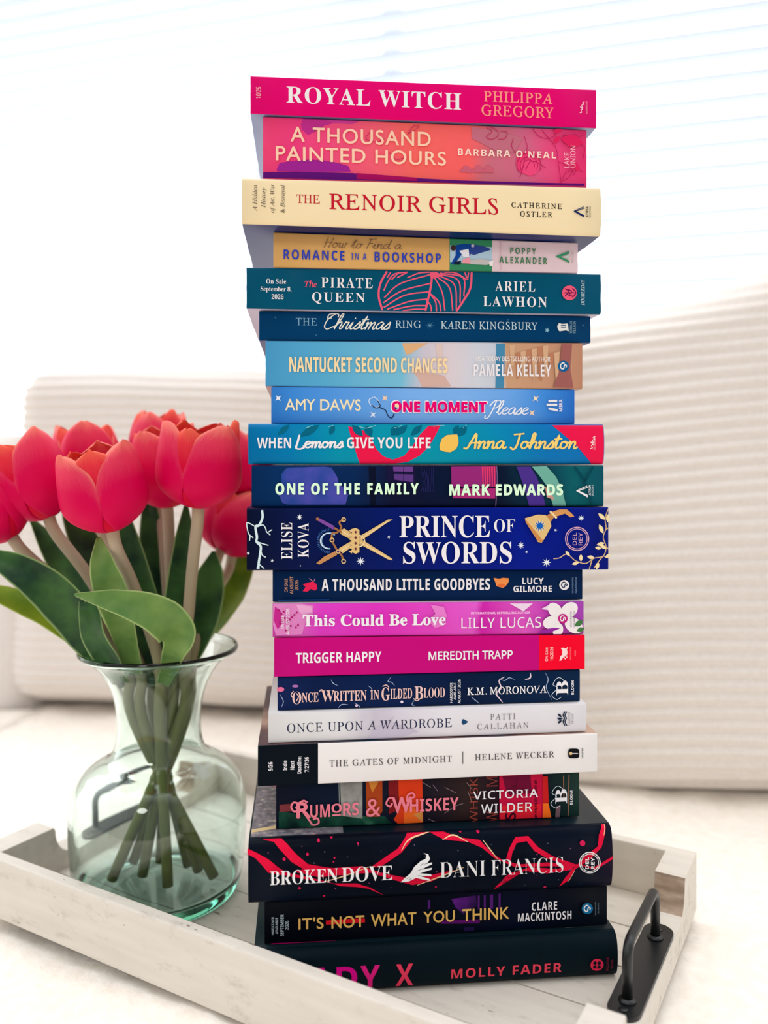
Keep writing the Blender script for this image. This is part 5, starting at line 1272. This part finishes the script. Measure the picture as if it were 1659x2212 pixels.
VX, VY, VZ = VC
def tulip(label, head, base, neck, R, H, open_, turn, seed, lean=None, bend=0.3):
    """head: (x, y, distance) of the foot of the bloom; base: foot of the stem in the vase"""
    hp = pt(*head); bp = VC + Vector(base); nk = VC + Vector((neck[0], neck[1], 0.135)); nt = VC + Vector((neck[0] * 1.25, neck[1] * 1.25, 0.18))
    root = empty('tulip', bp, label, 'flower', 0, 'red tulips in the glass vase')
    inv = Matrix.Translation(-bp)
    up = Vector(lean).normalized() if lean else (hp - nt).normalized()
    mid = nt.lerp(hp, 0.55) + Vector((0, 0, 0.004))
    C = catmull([bp, nk, nt, mid, hp - up * 0.012, hp + up * 0.004], 8)
    bm = bmesh.new(); add_tube(bm, [inv @ c for c in C], lambda t: 0.0040 + 0.0006 * t, 12)
    from_bm('stem', bm, root, [m_stem], True)
    q = Vector((0, 0, 1)).rotation_difference(up).to_matrix().to_4x4()
    AM = Matrix.Translation(hp - bp) @ q @ Matrix.Rotation(turn, 4, 'Z')
    for k in range(3): petal(root, k * 2 * PI / 3 + PI / 3, R, H, open_, seed * 10 + k, True, AM)
    for k in range(3): petal(root, k * 2 * PI / 3, R, H, open_, seed * 10 + 5 + k, False, AM)
    return root

t1 = tulip('open red tulip at the front of the bunch, facing the room', (244, 1150, 0.588), (0.012, -0.020, 0.014), (0.004, -0.014), 0.0300, 0.062, 0.80, 1.75, 1, lean=(-0.16, -0.18, 1))
t2 = tulip('red tulip leaning out to the left of the front tulip', (108, 1122, 0.628), (0.030, 0.004, 0.014), (-0.010, -0.008), 0.0300, 0.064, 0.84, 1.5, 2, lean=(-0.42, -0.05, 1))
t3 = tulip('low red tulip at the far left of the bunch, cut off by the picture edge', (30, 1165, 0.618), (0.044, -0.006, 0.014), (-0.018, -0.006), 0.0280, 0.060, 0.60, 0.2, 3, lean=(-0.6, -0.1, 0.85))
t4 = tulip('red tulip peeking up behind the front and left tulips', (195, 1075, 0.69), (0.020, 0.012, 0.014), (-0.006, 0.006), 0.0290, 0.062, 0.80, 0.9, 4, lean=(-0.1, 0.05, 1))
t5 = tulip('tallest red tulip at the back of the bunch', (345, 1055, 0.715), (-0.004, 0.018, 0.014), (0.004, 0.014), 0.0280, 0.068, 0.70, 0.4, 5, lean=(0.0, 0.0, 1))
t6 = tulip('red tulip in the middle of the bunch, half hidden behind the widest tulip', (362, 1100, 0.655), (-0.012, -0.004, 0.014), (0.010, -0.004), 0.0295, 0.064, 0.78, 2.3, 6, lean=(-0.05, -0.05, 1))
t7 = tulip('large wide open red tulip at the front of the bunch, nearest the books', (428, 1100, 0.612), (-0.034, -0.010, 0.014), (0.018, -0.010), 0.0315, 0.066, 0.86, 1.35, 7, lean=(0.08, -0.1, 1))
t8 = tulip('upright red tulip half hidden behind the books', (508, 1090, 0.735), (-0.036, 0.014, 0.014), (0.016, 0.012), 0.0295, 0.066, 0.80, 0.4, 8, lean=(0.12, 0.02, 1))
t9 = tulip('low red tulip drooping beside the book edges', (500, 1203, 0.728), (-0.026, 0.018, 0.014), (0.020, 0.002), 0.0345, 0.062, 0.6, 1.0, 9, lean=(0.22, 0.0, 1))

leaf(t1, [(290, 1445, 0.628), (272, 1380, 0.610), (250, 1300, 0.590), (225, 1230, 0.584), (213, 1160, 0.590)], [40, 44, 56, 74, 70, 48, 8], 0.1, m_leaf_l, 0.35, 0.05)
leaf(t1, [(352, 1475, 0.632), (372, 1420, 0.604), (384, 1372, 0.584), (345, 1330, 0.572), (265, 1302, 0.570), (160, 1284, 0.578)], [28, 40, 54, 84, 88, 72, 46, 5], (0.2, 0.0), m_leaf_l, 0.25, 0.06, 1)
leaf(t1, [(268, 1470, 0.628), (235, 1420, 0.610), (205, 1370, 0.600), (195, 1318, 0.598), (185, 1290, 0.602)], [34, 62, 70, 50, 30], -0.3, m_leaf_d, 0.25, 0.16, 2)
leaf(t3, [(262, 1470, 0.632), (205, 1400, 0.618), (140, 1305, 0.602), (60, 1240, 0.592), (-50, 1185, 0.592)], [30, 46, 84, 96, 84, 60, 8], (-0.3, 0.1), m_leaf_d, 0.3, 0.03, 3)
leaf(t3, [(255, 1460, 0.650), (175, 1385, 0.655), (95, 1322, 0.645), (20, 1290, 0.635), (-60, 1262, 0.63)], [24, 34, 50, 56, 40, 6], 0.2, m_leaf_y, 0.3, 0.03, 4)
leaf(t2, [(270, 1480, 0.648), (222, 1380, 0.662), (170, 1270, 0.672), (110, 1180, 0.680), (66, 1120, 0.680)], [30, 60, 76, 66, 40, 8], (-0.4, 0.2), m_leaf_d, 0.3, 0.04, 5)
leaf(t4, [(295, 1480, 0.660), (262, 1350, 0.672), (215, 1230, 0.690), (165, 1120, 0.70), (140, 1060, 0.70)], [30, 64, 84, 78, 50, 8], 0.3, m_leaf_d, 0.3, 0.04, 6)
leaf(t6, [(330, 1480, 0.650), (328, 1380, 0.652), (300, 1260, 0.650), (270, 1140, 0.655), (255, 1080, 0.66)], [30, 70, 80, 66, 40, 8], -0.1, m_leaf_d, 0.3, 0.04, 7)
leaf(t5, [(335, 1480, 0.668), (345, 1360, 0.690), (335, 1230, 0.700), (325, 1120, 0.705), (320, 1050, 0.71)], [30, 66, 78, 60, 36, 8], 0.2, m_leaf_d, 0.3, 0.04, 8)
leaf(t7, [(355, 1480, 0.642), (375, 1380, 0.640), (390, 1270, 0.640), (398, 1170, 0.645), (402, 1090, 0.65)], [28, 62, 70, 60, 40, 8], 0.4, m_leaf_d, 0.3, 0.04, 9)
leaf(t8, [(375, 1475, 0.655), (415, 1390, 0.662), (442, 1310, 0.672), (456, 1240, 0.684), (462, 1190, 0.69)], [30, 66, 84, 76, 50, 8], 0.0, m_leaf_d, 0.3, 0.04, 10)
leaf(t9, [(372, 1470, 0.668), (425, 1390, 0.700), (478, 1310, 0.722), (520, 1240, 0.735), (548, 1170, 0.74)], [26, 40, 72, 80, 56, 8], -0.2, m_leaf_y, 0.3, 0.05, 11)
leaf(t5, [(318, 1470, 0.664), (312, 1400, 0.668), (306, 1330, 0.672), (300, 1240, 0.676)], [24, 44, 46, 36, 8], 0.3, m_leaf_d, 0.3, 0.04, 12)
